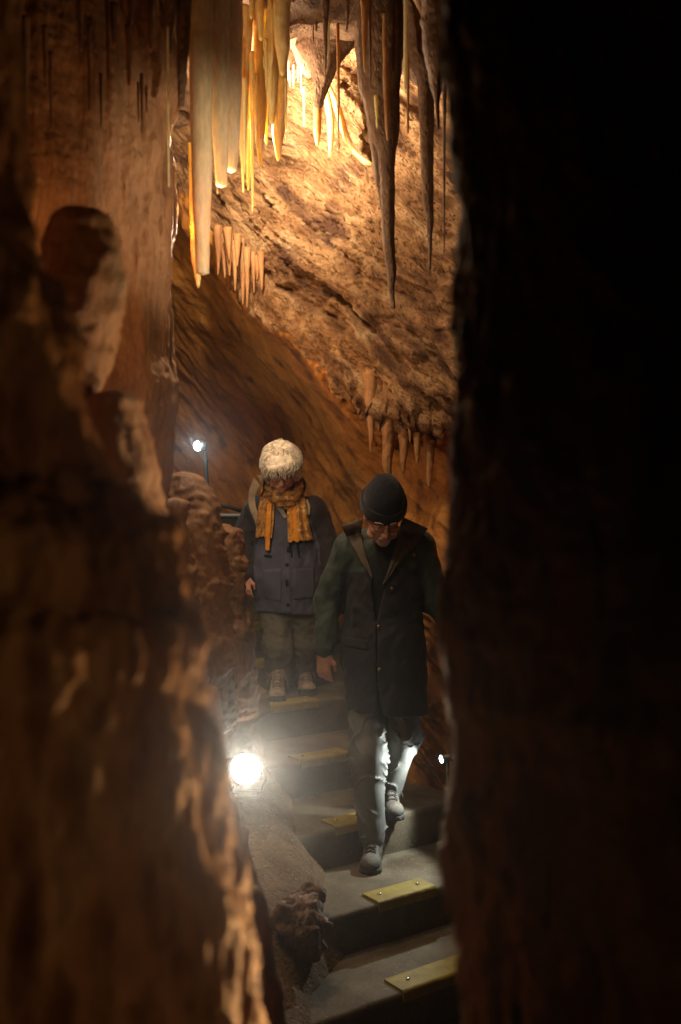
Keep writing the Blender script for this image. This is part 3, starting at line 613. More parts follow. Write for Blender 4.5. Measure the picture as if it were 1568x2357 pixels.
drip(572, 2040, 590, 2600, 50, 170, 2.05, 'smooth brown boulder edge low beside the blurred wall', 'flow', 'flowstone_column', 'flowstone', rip=.12, prof=[(0, 40), (.15, 70), (.4, 90), (.6, 130), (1, 240)])
# rocks beside the steps
def rock(px, py, d, size, seed, label, mat='earth', name='rock', flat=.8, group=None, rough=.35):
    nu, nv = 44, 30
    u = np.linspace(0, 2 * math.pi, nu, endpoint=False); v = np.linspace(.02, math.pi - .02, nv)
    U, Vv = np.meshgrid(u, v, indexing='ij')
    S = np.stack([np.sin(Vv) * np.cos(U), np.sin(Vv) * np.sin(U), np.cos(Vv)], -1)
    r = 1 + rough * fbm(S * 1.3 + seed * 7.7, seed, 4) * 1.8 + .08 * fbm(S * 6 + seed, seed + 3, 3)
    c = W(px, py, d)
    P = S * r[..., None] * np.array(size) + c
    o = link_mesh(name, P, grid_faces(nu, nv, True)[:, ::-1], M[mat], origin=(c[0], c[1], c[2] - size[2]))
    return tag(o, label, 'rock', group)
rock(690, 2135, 3.74, (.105, .08, .115), 3, 'dark jagged rock with little knobs at the left end of the steps', 'dim', rough=.5)
rock(708, 2150, 3.66, (.045, .05, .085), 4, 'narrow upright stone against the left end of the lower step')
rock(718, 2060, 3.95, (.05, .05, .05), 6, 'shadowed lump of rock below the shoe of the man')
drip(722, 2130, 724, 2215, 18, 24, 3.62, 'small stubby stalagmite standing at the corner of the lower step', 'earth', 'stalagmite', 'stalagmite', rip=.15)
for k in range(26):
    x = rg.uniform(655, 740); y = rg.uniform(2185, 2270); s = rg.uniform(.006, .016)
    n_ = None
    h = 1.77; d = F * h / (y - CY)
    rock(x, y - 3, d, (s, s, s * .8), 20 + k, 'small pebble scattered by the jagged rock on the lower step', group='pebbles by the jagged rock', name='pebble')
# ------------------------------------------------------------------ people: smooth implicit bodies and clothes
from mathutils import Vector
from mathutils.bvhtree import BVHTree
class Sdf:
    def __init__(s, lo, hi, h):
        s.lo = np.array(lo, float); s.h = h
        s.n = np.ceil((np.array(hi) - s.lo) / h).astype(int) + 1
        s.f = np.full(tuple(s.n), 1.0)
    def _box(s, lo, hi):
        a = np.clip(np.floor((np.array(lo) - s.lo) / s.h).astype(int), 0, s.n); b = np.clip(np.ceil((np.array(hi) - s.lo) / s.h).astype(int) + 1, 0, s.n)
        sl = tuple(slice(int(x), int(y)) for x, y in zip(a, b))
        g = [s.lo[i] + s.h * np.arange(a[i], b[i]) for i in range(3)]
        return sl, np.stack(np.meshgrid(*g, indexing='ij'), -1)
    def _put(s, sl, d, k, op):
        f = s.f[sl]
        if op == 'add':
            hh = np.clip(.5 + .5 * (f - d) / k, 0, 1); s.f[sl] = f * (1 - hh) + d * hh - k * hh * (1 - hh)
        elif op == 'sub':
            d = -d; hh = np.clip(.5 - .5 * (f - d) / k, 0, 1); s.f[sl] = f * (1 - hh) + d * hh + k * hh * (1 - hh)
    def cap(s, a, b, ra, rb=None, k=.02, sq=1.0, op='add'):
        a = np.array(a, float); b = np.array(b, float); rb = ra if rb is None else rb
        r = max(ra, rb) * max(1, sq) + k + 4 * s.h
        sl, P = s._box(np.minimum(a, b) - r, np.maximum(a, b) + r)
        if P.size == 0: return s
        Q = P.copy(); A = a.copy(); B = b.copy()
        if sq != 1.0:
            t0 = np.clip(((P - a) @ (b - a)) / ((b - a) @ (b - a)), 0, 1); cy = a[1] + t0 * (b[1] - a[1]); Q[..., 1] = cy + (P[..., 1] - cy) / sq
        ba = B - A; t = np.clip(((Q - A) @ ba) / max(ba @ ba, 1e-12), 0, 1)
        d = np.linalg.norm(Q - A - t[..., None] * ba, axis=-1) - (ra + (rb - ra) * t)
        s._put(sl, d * min(1, sq), k, op); return s
    def ell(s, c, r, R=None, k=.02, op='add'):
        c = np.array(c, float); r = np.array(r, float); m = r.max() + k + 4 * s.h
        sl, P = s._box(c - m, c + m)
        if P.size == 0: return s
        q = P - c
        if R is not None: q = q @ np.array(R)
        l = np.linalg.norm(q / r, axis=-1); l2 = np.linalg.norm(q / (r * r), axis=-1)
        d = l * (l - 1) / np.maximum(l2, 1e-9)
        s._put(sl, d, k, op); return s
    def grid(s):
        return np.stack(np.meshgrid(*[s.lo[i] + s.h * np.arange(s.n[i]) for i in range(3)], indexing='ij'), -1)
    def warp(s, fn, band=.03):
        m = np.abs(s.f) < band; idx = np.argwhere(m); P = s.lo + s.h * idx; s.f[m] += fn(P); return s
    def cut(s, fn):
        """keep where fn(P) < 0"""
        s.f = np.maximum(s.f, fn(s.grid())); return s
    def mesh(s):
        f = s.f; ins = f < 0
        n0, n1, n2 = f.shape
        c = np.zeros((n0 - 1, n1 - 1, n2 - 1), np.int8)
        for i in (0, 1):
            for j in (0, 1):
                for k in (0, 1): c += ins[i:n0 - 1 + i, j:n1 - 1 + j, k:n2 - 1 + k]
        act = (c > 0) & (c < 8); ids = -np.ones(c.shape, np.int64); cells = np.argwhere(act); ids[act] = np.arange(len(cells))
        acc = np.zeros((len(cells), 3)); cnt = np.zeros(len(cells))
        cor = [(i, j, k) for i in (0, 1) for j in (0, 1) for k in (0, 1)]
        fv = {q: f[cells[:, 0] + q[0], cells[:, 1] + q[1], cells[:, 2] + q[2]] for q in cor}
        for q in cor:
            for ax in range(3):
                if q[ax] == 0:
                    q2 = list(q); q2[ax] = 1; q2 = tuple(q2); a, b = fv[q], fv[q2]; m = (a < 0) != (b < 0)
                    t = np.where(m, a / np.where(m, a - b, 1), 0)
                    pt = np.array(q, float)[None] + t[:, None] * (np.array(q2) - np.array(q))[None]
                    acc[m] += pt[m]; cnt[m] += 1
        V = s.lo + s.h * (cells + acc / np.maximum(cnt, 1)[:, None])
        faces = []
        for ax in range(3):
            o = [a for a in range(3) if a != ax]
            sl0 = [slice(None)] * 3; sl1 = [slice(None)] * 3; sl0[ax] = slice(0, -1); sl1[ax] = slice(1, None)
            A, B = ins[tuple(sl0)], ins[tuple(sl1)]
            for flip, m in ((False, A & ~B), (True, ~A & B)):
                e = np.argwhere(m); e = e[(e[:, o[0]] > 0) & (e[:, o[1]] > 0) & (e[:, o[0]] < f.shape[o[0]] - 1) & (e[:, o[1]] < f.shape[o[1]] - 1)]
                qd = []
                for du, dv in ((1, 1), (0, 1), (0, 0), (1, 0)):
                    w = e.copy(); w[:, o[0]] -= du; w[:, o[1]] -= dv; qd.append(ids[w[:, 0], w[:, 1], w[:, 2]])
                qd = np.stack(qd, -1); qd = qd[(qd >= 0).all(1)]
                faces.append(qd[:, ::-1] if (flip != (ax == 1)) else qd)
        return V, np.vstack(faces)
def smooth_mesh(V, Fc, it=1, lam=.5):
    E = np.vstack([Fc[:, [0, 1]], Fc[:, [1, 2]], Fc[:, [2, 3]], Fc[:, [3, 0]]]); E = np.vstack([E, E[:, ::-1]])
    deg = np.bincount(E[:, 0], minlength=len(V)).astype(float)
    for _ in range(it):
        S = np.stack([np.bincount(E[:, 0], V[E[:, 1], i], minlength=len(V)) for i in range(3)], -1)
        V = V + lam * (S / np.maximum(deg, 1)[:, None] - V)
    return V
def sdf_obj(name, s, mats, parent, it=1, fmid=None):
    V, Fc = s.mesh(); V = smooth_mesh(V, Fc, it)
    mi = None
    if fmid is not None: mi = fmid(V[Fc].mean(1))
    o = link_mesh(name, V, Fc, mats, parent=parent, midx=mi)
    return o, (V, Fc)
def bvh(*vf):
    vs, fs, b = [], [], 0
    for V, Fc in vf: vs.append(V); fs.append(Fc + b); b += len(V)
    return BVHTree.FromPolygons([tuple(x) for x in np.vstack(vs)], [tuple(int(i) for i in f) for f in np.vstack(fs)])
EYE = Vector((0, 0, CAM_H))
def on_surf(tree, px, py, dflt, off=.0):
    q = W(px, py, 1.0) - np.array(EYE); q /= np.linalg.norm(q)
    hit = tree.ray_cast(EYE, Vector(q))
    d = hit[3] * q[1] if hit[0] is not None else dflt
    return d - off
def strip(name, left, right, tree, dflt, mats, parent, off=.012, th=.008, nu=10, nv=30, fold=.0, ff=60, seed=1, med=True, fmid=None, bulge=0.0, rag=0.0):
    """a strip of cloth lying on what is below it: left and right edges as pixel polylines from top to bottom"""
    Lp = catmull(left, nv); Rp = catmull(right, nv)
    D = np.zeros((nu, nv)); PX = np.zeros((nu, nv)); PY = np.zeros((nu, nv))
    for i in range(nu):
        t = i / (nu - 1)
        q = Lp * (1 - t) + Rp * t
        if rag: q[:, 1] += rag * noise(np.stack([np.full(nv, i * .16), np.full(nv, seed * 3.3), np.zeros(nv)], -1), seed) * np.linspace(0, 1, nv) ** 4
        PX[i], PY[i] = q[:, 0], q[:, 1]
        for j in range(nv): D[i, j] = on_surf(tree, q[j, 0], q[j, 1], dflt)
    md = np.median(D); D = np.clip(D, md - .12, md + .12)
    for _ in range(4):
        E = np.pad(D, 1, mode='edge'); Dm = (E[:-2, 1:-1] + E[2:, 1:-1] + E[1:-1, :-2] + E[1:-1, 2:] + 2 * D) / 6; D = np.minimum(Dm, D + .002)
    u = np.linspace(0, 1, nu)[:, None]; v = np.linspace(0, 1, nv)[None]
    D = D - off - bulge * np.sin(math.pi * u)
    if fold: D = D + fold * noise(np.stack([u * ff / 6 + 0 * v, v * 1.5 + 0 * u, 0 * u * v + seed], -1), seed)
    Vf = np.stack([(PX - CX) / F * D, D, CAM_H - (PY - CY) / F * D], -1)
    Vb = Vf.copy(); Vb[..., 1] += th
    n = nu * nv; f = grid_faces(nu, nv)
    b = []
    loop = [i * nv for i in range(nu)] + [(nu - 1) * nv + j for j in range(1, nv)] + [i * nv + nv - 1 for i in range(nu - 2, -1, -1)] + [j for j in range(nv - 2, 0, -1)]
    for a, c in zip(loop, loop[1:] + loop[:1]): b.append((c, a, a + n, c + n))
    allf = np.vstack([f, (f + n)[:, ::-1], np.array(b)])
    mi = None
    if fmid is not None:
        ui = (allf[:, 0] % n) // nv / (nu - 1); vi = (allf[:, 0] % n) % nv / (nv - 1); mi = fmid(ui, vi)
    return link_mesh(name, np.vstack([Vf.reshape(-1, 3), Vb.reshape(-1, 3)]), allf, mats, parent=parent, midx=mi)
def button(name, px, py, tree, dflt, mat, parent, r=.009):
    d = on_surf(tree, px, py, dflt); c = W(px, py, d)
    m = Mesh(); m.tube([c + [0, .004, 0], c + [0, -.006, 0], c + [0, -.008, 0]], [r, r, r * .7], 12); return m.build(name, mat, parent)

def add_head(s, c, R, k=.012, sc=1.0):
    T = lambda p: np.array(c) + np.array(R) @ (np.array(p) * sc)
    s.ell(T((0, .012, .035)), np.array((.077, .097, .088)) * sc, R, k)
    s.ell(T((0, -.028, -.035)), np.array((.064, .066, .085)) * sc, R, .025)
    s.ell(T((0, -.074, -.098)), np.array((.027, .022, .020)) * sc, R, .025)
    for sg in (-1, 1):
        s.ell(T((sg * .040, -.066, -.028)), np.array((.024, .024, .026)) * sc, R, .015)
        s.ell(T((sg * .052, -.03, -.080)), np.array((.018, .03, .018)) * sc, R, .02)
        s.ell(T((sg * .031, -.103, .010)), np.array((.020, .014, .013)) * sc, R, .010, 'sub')
        s.ell(T((sg * .031, -.086, .008)), np.array((.013, .011, .011)) * sc, R, .004)
        s.cap(T((sg * .012, -.096, .030)), T((sg * .052, -.080, .028)), .008 * sc, .006 * sc, .010)
        s.ell(T((sg * .079, .005, -.005)), np.array((.010, .024, .034)) * sc, R, .006)
        s.ell(T((sg * .012, -.108, -.036)), np.array((.010, .011, .008)) * sc, R, .006)
    s.cap(T((0, -.094, .018)), T((0, -.118, -.030)), .008 * sc, .013 * sc, .010)
    s.cap(T((-.024, -.092, -.064)), T((.024, -.092, -.064)), .007 * sc, k=.006)
    s.cap(T((-.020, -.091, -.076)), T((.020, -.091, -.076)), .008 * sc, k=.006)
    s.cap(T((-.022, -.104, -.070)), T((.022, -.104, -.070)), .003 * sc, k=.004, op='sub')
    return T
def add_hand(s, wr, down, out, size=1.0, curl=.5, thumb=1):
    """hand from the wrist; down: direction of the fingers, out: direction across the palm towards the thumb"""
    dn = np.array(down, float); dn /= np.linalg.norm(dn); o = np.array(out, float); o -= dn * (o @ dn); o /= np.linalg.norm(o); nn = np.cross(dn, o)
    if nn[1] < 0: nn = -nn                     # palm faces backwards
    P = lambda a, b, c: np.array(wr) + size * (dn * a + o * b + nn * c)
    s.cap(P(-.04, 0, 0), P(.01, 0, 0), .024 * size, .026 * size, .012)
    for b in (-.026, -.009, .009, .026): s.cap(P(.012, b * .7, 0), P(.085, b, 0), .016 * size, .0115 * size, .012)
    for b, L, cu in ((-.029, .058, 1.25), (-.010, .074, 1.1), (.010, .080, .95), (.029, .070, .65)):
        a = curl * cu; p = P(.085, b, 0); ang = .25 + a * .35
        for seg, fr in enumerate((.45, .32, .25)):
            q = p + size * L * fr * (dn * math.cos(ang) + nn * math.sin(ang)); r0 = .0098 - .0010 * seg
            s.cap(p, q, r0 * size, (r0 - .001) * size, .004); p = q; ang += a * .75
    p = P(.022, .030, .004); q = P(.055, .052, .014); r = P(.085, .050, .026)
    s.cap(P(.005, .014, 0), p, .016 * size, .014 * size, .012); s.cap(p, q, .0125 * size, .011 * size, .008); s.cap(q, r, .0108 * size, .009 * size, .006)
def cloth_fold(seed, amp, fx=14, fz=5, ridge=.5, slant=0.0):
    def fn(P):
        q = np.stack([P[..., 0] * fx + P[..., 2] * slant * fx, P[..., 1] * fx, P[..., 2] * fz - P[..., 0] * slant * 3], -1)
        return amp * (fbm(q, seed, 3) * 1.4 - ridge * (ridged(q * .8 + 5, seed + 9, 2) - .4))
    return fn
M['skin'] = plain_mat('skin', (.52, .25, .155), rough=.5, spec=.4, nscale=60, var=.12, bump=.15, bdist=.002, sss=.25)
M['beard'] = plain_mat('grey_stubble', (.42, .30, .23), rough=.7, nscale=220, var=.3, bump=.5, bdist=.003)
M['navy'] = plain_mat('navy_cloth', (.016, .013, .019), rough=.75, spec=.3, nscale=9, var=.25, bump=.25, weave=600, sheen=.08)
M['green'] = plain_mat('bottle_green_cloth', (.024, .036, .028), rough=.7, spec=.35, nscale=9, var=.25, bump=.25, weave=600, sheen=.08)
M['black'] = plain_mat('black_knit', (.010, .0095, .010), rough=.9, spec=.2, nscale=40, var=.3, bump=.5, weave=300, sheen=.1)
M['hat'] = plain_mat('navy_knit', (.012, .012, .018), rough=.9, spec=.2, nscale=60, var=.3, bump=.8, bdist=.003, weave=350, sheen=.15)
M['lining'] = plain_mat('brown_lining', (.085, .062, .042), rough=.8, nscale=25, var=.35, bump=.3, weave=400)
M['trouser'] = plain_mat('grey_trouser', (.105, .103, .095), rough=.55, spec=.45, nscale=14, var=.15, bump=.25, weave=500)
M['olive'] = plain_mat('olive_trouser', (.105, .092, .062), rough=.75, nscale=14, var=.2, bump=.3, weave=500)
M['slate'] = plain_mat('slate_cloth', (.056, .056, .080), rough=.75, spec=.3, nscale=9, var=.2, bump=.3, weave=500, sheen=.08)
M['plum'] = plain_mat('dark_plum_cloth', (.024, .017, .019), rough=.75, spec=.3, nscale=9, var=.25, bump=.3, weave=500, sheen=.08)
M['scarf'] = rock_mat('paisley_scarf', [(.07, .035, .012), (.26, .12, .03), (.50, .24, .045), (.20, .12, .05)], scale=26, bump=.4, bdist=.002, fine=160, rough=.85, spec=.2, stain=((.62, .42, .20), 42, .57))
M['scarf_plain'] = plain_mat('orange_scarf_border', (.56, .21, .02), rough=.85, spec=.2, nscale=60, var=.2, bump=.3, weave=400)
M['strap'] = plain_mat('beige_webbing', (.27, .20, .125), rough=.8, nscale=40, var=.2, bump=.4, weave=500)
M['hair'] = plain_mat('silver_blonde_hair', (.70, .64, .55), rough=.5, spec=.4, nscale=40, var=.25, bump=.3)
M['wire'] = plain_mat('dark_metal_wire', (.05, .045, .04), rough=.35, metal=.7)
M['brass'] = plain_mat('worn_brass', (.35, .25, .14), rough=.35, metal=.9)
M['shoe'] = plain_mat('scuffed_shoe_leather', (.30, .235, .165), rough=.7, nscale=30, var=.35, bump=.4)
M['shoe_mesh'] = plain_mat('grey_shoe_mesh', (.10, .082, .066), rough=.75, nscale=26, var=.45, bump=.5, weave=300)
M['rubber'] = plain_mat('shoe_rubber', (.055, .052, .048), rough=.7, nscale=40, var=.3, bump=.4)
M['lace'] = plain_mat('shoe_lace', (.035, .030, .026), rough=.8, nscale=90, var=.3)
M['lace_pale'] = plain_mat('pale_shoe_lace', (.20, .16, .11), rough=.8, nscale=90, var=.3)

def shoe(parent, heel, toe, zt, upper, lace, sc=1.0, roll=0.0):
    """hiking shoe from the heel point to the toe point on the tread at height zt"""
    h = np.array([heel[0], heel[1], zt]); t = np.array([toe[0], toe[1], zt]); L = np.linalg.norm(t - h); f = (t - h) / L
    r = np.array([-f[1], f[0], 0.0]); Rm = np.stack([r, f, [0, 0, 1]], 1)
    P = lambda a, b, c: h + f * (a * L) + r * b * sc + np.array([0, 0, c * sc])
    lo = np.minimum(h, t) - .1; hi = np.maximum(h, t) + .1; hi[2] = zt + .2; lo[2] = zt - .03
    s = Sdf(lo, hi, .0045)
    s.ell(P(.16, 0, .045), np.array((.036, .055, .045)) * sc, Rm, .02); s.ell(P(.45, 0, .048), np.array((.040, .075, .045)) * sc, Rm, .02)
    s.ell(P(.78, .003, .040), np.array((.047, .062, .036)) * sc, Rm, .02); s.ell(P(.90, .002, .032), np.array((.040, .032, .028)) * sc, Rm, .02)
    s.cap(P(.20, 0, .06), P(.22, 0, .125), .040 * sc, .043 * sc, .03); s.cap(P(.50, 0, .08), P(.30, 0, .11), .027 * sc, .033 * sc, .03)
    s.warp(lambda p: .0022 * ridged(p * np.array([45, 45, 60]), 7, 2) - .001)
    s.cut(lambda p: zt + .018 * sc - p[..., 2])
    up, _ = sdf_obj('upper', s, [upper, M['rubber']], parent, 1, lambda c: (((c - h) @ f / L > .87) & (c[:, 2] < zt + .042 * sc)).astype(int))
    s2 = Sdf(lo, hi, .0045)
    s2.cap(P(.17, 0, .012), P(.50, 0, .014), .040 * sc, .040 * sc, .01); s2.cap(P(.5, 0, .014), P(.84, .003, .016), .042 * sc, .050 * sc, .01)
    s2.warp(lambda p: .003 * np.sign(np.sin(((p - h) @ f) * 330)) * (p[..., 2] < zt + .012))
    s2.cut(lambda p: np.maximum(zt + .001 - p[..., 2], p[..., 2] - zt - .026 * sc))
    sdf_obj('sole', s2, M['rubber'], parent, 1)
    m = Mesh()
    Va, Fa = s.mesh(); tr = bvh((Va, Fa))
    def top(a, b):
        q = P(a, b, .3); hit = tr.ray_cast(Vector(q), Vector((0, 0, -1))); return np.array(hit[0]) + [0, 0, .003] if hit[0] is not None else P(a, b, .1)
    for k in range(5):
        a = .38 + .075 * k; w = .020 + .001 * k
        pts = [top(a + .045 * x, -w + 2 * w * x) for x in np.linspace(0, 1, 7)]; m.tube(pts, .0032 * sc, 6)
        pts = [top(a + .045 * x, w - 2 * w * x) for x in np.linspace(0, 1, 7)]; m.tube([p + [0, 0, .002] for p in pts], .0032 * sc, 6)
    for sg in (-1, 1):
        m.tube([top(.36, 0), P(.36, sg * .028, .125), P(.42, sg * .05, .10), P(.5, sg * .056, .07)], .003 * sc, 6)
        m.tube([top(.36, 0), P(.34, sg * .02, .135), P(.40, sg * .038, .125), top(.45, sg * .03)], .003 * sc, 6)
    m.build('lace', lace, parent)

# ------------------------------------------------------------------ the man
def build_man():
    root = thing('person', (W(870, 1950, 4.6)[0], 4.6, CAM_H - 1.6), 'man in black knit hat, glasses and long dark jacket stepping down the stairs', 'person')
    pel = W(884, 1530, 4.70); chest = W(886, 1330, 4.68); shl = W(806, 1262, 4.69); shr = W(966, 1262, 4.69)
    ell_ = W(757, 1385, 4.68); wl = W(746, 1492, 4.58); elr = W(1006, 1385, 4.70); wr_ = W(1066, 1480, 4.68)
    neck = W(886, 1235, 4.66)
    hc = W(882, 1186, 4.52)
    R = rotm(math.radians(36), 0, math.radians(8))
    hipl = W(846, 1550, 4.72); hipr = W(924, 1550, 4.73); knl = W(846, 1745, 4.56); knr = W(931, 1700, 4.66); anl = W(858, 1905, 4.56); anr = W(898, 1822, 4.76)
    lo = [min(wl[0], elr[0]) - .12, 4.2, CAM_H - 1.62]; hi = [elr[0] + .15, 5.0, hc[2] + .2]
    s = Sdf(lo, hi, .0055)
    add_head(s, hc, R, sc=1.0)
    s.cap(hc + R @ np.array([0, .03, -.06]), neck + [0, .02, -.05], .055, .060, .03)
    s.cap(chest + [0, 0, .05], pel, .13, .13, .05, sq=.7); s.cap(shl + [.04, 0, 0], shr - [.04, 0, 0], .055, .055, .05)
    for a, b, c in ((shl, ell_, wl), (shr, elr, wr_)): s.cap(a, b, .045, .036, .03); s.cap(b, c, .036, .026, .03)
    add_hand(s, wl + [-.004, -.005, -.02], (.04, -.03, -1), (.85, -.5, 0), .98, .62)
    add_hand(s, wr_ + [0, 0, -.03], (0, -.05, -1), (-1, -.2, 0), .95, .6)
    for a, b, c in ((hipl, knl, anl), (hipr, knr, anr)): s.cap(a, b, .075, .052, .04); s.cap(b, c, .05, .036, .03)
    for a, t in ((anl, W(852, 1975, 4.52)), (anr, W(902, 1868, 4.70))): s.cap(a + [0, .0, -.05], [t[0], t[1], a[2] - .115], .026, .020, .02)
    T = lambda p: hc + R @ np.array(p)
    Ri = R.T
    def bm(c):
        q = (c - hc) @ R
        return ((q[:, 1] < -.02) & (q[:, 2] < -.045) & (q[:, 2] > -.13) & (np.abs(q[:, 2] + .070) > .011)).astype(int)
    body, bvf = sdf_obj('body', s, [M['skin'], M['beard']], root, 1, bm)
    # trousers
    s = Sdf([lo[0], 4.2, anl[2] - .13], [hi[0], 5.0, hipl[2] + .12], .0055)
    s.cap(hipl, knl, .094, .082, .04); s.cap(knl, anl + [-.004, -.01, -.030], .083, .060, .05); s.cap(anl + [-.004, -.01, .02], anl + [-.004, -.012, -.035], .060, .060, .02)
    s.cap(hipr, knr, .094, .072, .04); s.cap(knr, anr + [0, -.005, -.015], .070, .050, .05)
    s.cap(pel + [0, 0, .02], pel - [0, 0, .02], .16, .16, .03, sq=.75)
    def crease(P):
        q = P * np.array([9, 9, 9]); w = fbm(P * 6, 216, 2)
        a = 1 - np.abs(np.sin((P[..., 2] * 26 + P[..., 0] * 30 + 5 * w))) ; b = 1 - np.abs(np.sin((P[..., 2] * 31 - P[..., 0] * 22 + P[..., 1] * 15 + 6 * w + 1)))
        g = sstep(-.1, .45, noise(P * np.array([8, 8, 7]), 217)); g2 = sstep(-.05, .4, noise(P * np.array([8, 8, 7]) + 9, 218))
        return -.017 * a ** 5 * g - .014 * b ** 5 * g2 + .003 + .006 * fbm(P * 9, 219, 2)
    s.warp(crease)
    sdf_obj('trousers', s, M['trouser'], root, 1)
    # jacket
    hem = CAM_H - (1640 - CY) / F * 4.62
    s = Sdf([lo[0], 4.2, hem - .03], [hi[0] + .05, 5.05, hc[2] + .02], .0055)
    b0 = W(890, 1655, 4.70); b1 = W(881, 1500, 4.69); b2 = W(884, 1320, 4.68)
    s.cap(b0 + [0, -.02, 0], b1, .190, .190, .05, sq=.88); s.cap(b1, b2, .190, .180, .05, sq=.72)
    s.cap(shl + [.03, 0, -.01], shr - [.03, 0, .01], .082, .082, .06); s.cap(neck + [0, .05, -.06], neck + [0, .05, -.01], .085, .075, .05)
    for a, b, c in ((shl, ell_, wl), (shr, elr, wr_)):
        s.cap(a, b, .080, .062, .03); s.cap(b, c, .062, .045, .03)
    s.cap(neck + [0, .13, .0], neck + [0, .11, -.12], .07, .09, .05)           # folded hood at the back
    s.warp(cloth_fold(221, .012, 9, 5, .7, .4)); s.warp(cloth_fold(225, .005, 24, 14, .6, -.5))
    s.cap(neck + [0, -.06, .10], neck + [0, -.03, -.0], .075, .06, .02, op='sub')
    # the open V
    vt = W(866, 1425, 4.5)
    def vcut(P):
        px = P[..., 0] / P[..., 1] * F + CX; py = (CAM_H - P[..., 2]) / P[..., 1] * F + CY
        w = np.interp(py, [1200, 1290, 1335, 1425, 1440], [62, 36, 18, 2.5, 0]); cx = np.interp(py, [1200, 1335, 1440], [878, 872, 866])
        d = (np.abs(px - cx) - w) / F * 4.6
        dep = P[..., 1] - 4.585
        sl = (np.abs(px - np.interp(py, [1430, 1560, 1640], [867, 869, 874])) - np.interp(py, [1425, 1560, 1600, 1645], [1.4, 1.6, 3, 9])) / F * 4.6
        v = np.where(py < 1440, d, sl); v = np.where(py < 1195, 1, v)
        return np.where(dep < 0, -v, -1)
    s.f = np.maximum(s.f, np.where(np.abs(s.f) < .3, vcut(s.grid()), -1))
    s.cut(lambda p: hem + .012 * np.sin(p[..., 0] * 9 + 1) - p[..., 2])
    s.cap(b0 - [0, .02, .1], b0 + [0, -.02, .07], .172, .172, .01, sq=.86, op='sub')
    sh_px = lambda c: c[:, 0] / c[:, 1] * F + CX
    def jm(c):
        px = sh_px(c); py = (CAM_H - c[:, 2]) / c[:, 1] * F + CY
        return ((px < np.interp(py, [1200, 1320, 1340, 1500], [880, 852, 786, 782])) | (px > np.interp(py, [1200, 1320, 1340, 1500], [885, 905, 972, 978]))).astype(int) * (py < np.where(np.abs(px - 880) < 97, 1318 + (px - 800) * -.06, 1600)).astype(int)
    jk, jvf = sdf_obj('jacket', s, [M['navy'], M['green']], root, 1, jm)
    # sweater and shirt collar seen in the opening
    s = Sdf([shl[0], 4.4, pel[2]], [shr[0], 4.95, neck[2] + .06], .006)
    s.cap(b1 + [0, 0, .03], b2, .17, .165, .05, sq=.70); s.cap(b2, neck + [0, .01, -.05], .11, .075, .06); s.cap(neck + [0, 0, -.05], neck + [0, .005, -.015], .076, .074, .02)
    s.warp(cloth_fold(231, .004, 16, 8))
    sw, svf = sdf_obj('sweater', s, M['black'], root, 1)
    tree = bvh(jvf, svf)
    # collar ring
    m = Mesh(); cc = hc * .45 + neck * .55
    for kk, (rr, dz, wv) in enumerate(((.070, -.012, .012), (.078, -.022, .011))):
        pts = [neck + np.array([rr * math.cos(t), .012 + rr * .95 * math.sin(t), dz + .028 * math.sin(t) + .02]) for t in np.linspace(-.15 * math.pi, 1.15 * math.pi, 26)]
        m.tube(pts, wv, 8, flat=1.8, mi=kk)
    M['collar_a'] = plain_mat('teal_shirt_collar', (.05, .06, .055), rough=.8); M['collar_b'] = plain_mat('tan_shirt_collar', (.22, .15, .08), rough=.8)
    m.build('shirt_collar', [M['collar_a'], M['collar_b']], root)
    # hood lining folded open on both sides of the neck
    strip('hood_lining', [(786, 1210), (800, 1240), (826, 1285), (853, 1328), (856, 1336)], [(836, 1192), (832, 1230), (840, 1270), (855, 1318), (857, 1336)], tree, 4.6, M['lining'], jk, .016, .012, 10, 26, .012, 26, 3)
    strip('hood_lining', [(928, 1190), (916, 1235), (905, 1275), (890, 1322), (881, 1344)], [(985, 1216), (962, 1250), (930, 1283), (899, 1326), (882, 1346)], tree, 4.6, M['lining'], jk, .016, .012, 10, 26, .012, 26, 4)
    for px, py in ((953, 1277), (903, 1355), (866, 1442), (868, 1541)): button('button', px + (0 if px > 890 else 6), py, tree, 4.55, M['brass'], jk, .0085)
    strip('pocket_flap', [(788, 1466), (788, 1484)], [(848, 1474), (848, 1498)], tree, 4.56, M['navy'], jk, .006, .006, 10, 6, .003)
    # knitted hat with turned-up brim
    s = Sdf(hc - .2, hc + .22, .005)
    s.ell(T((0, .020, .070)), (.095, .113, .108), R, .03); s.cap(T((0, .02, .10)), T((0, .03, .145)), .07, .05, .04)
    s.warp(lambda P: .003 * fbm(P * 22, 240, 3))
    s.cut(lambda P: -((P - hc) @ R)[..., 2] + .034 - .10 * ((P - hc) @ R)[..., 1])
    hat, hvf = sdf_obj('hat', s, M['hat'], root, 1)
    m = Mesh(); V = []
    nt, nr = 64, 14
    for i in range(nt):
        t = 2 * math.pi * i / nt
        for j in range(nr):
            a = 2 * math.pi * j / nr; zz = .064 + .029 * math.sin(a); thk = .0075 * math.cos(a)
            x = (.1 + thk) * math.cos(t); y = .020 + (.1175 + thk) * math.sin(t); z = zz + .10 * (y) - .012 + .002 * math.sin(5 * t)
            V.append(T((x, y, z)))
    m.add(V, [(i * nr + j, ((i + 1) % nt) * nr + j, ((i + 1) % nt) * nr + (j + 1) % nr, i * nr + (j + 1) % nr) for i in range(nt) for j in range(nr)])
    m.build('brim', M['hat'], hat)
    # glasses
    m = Mesh()
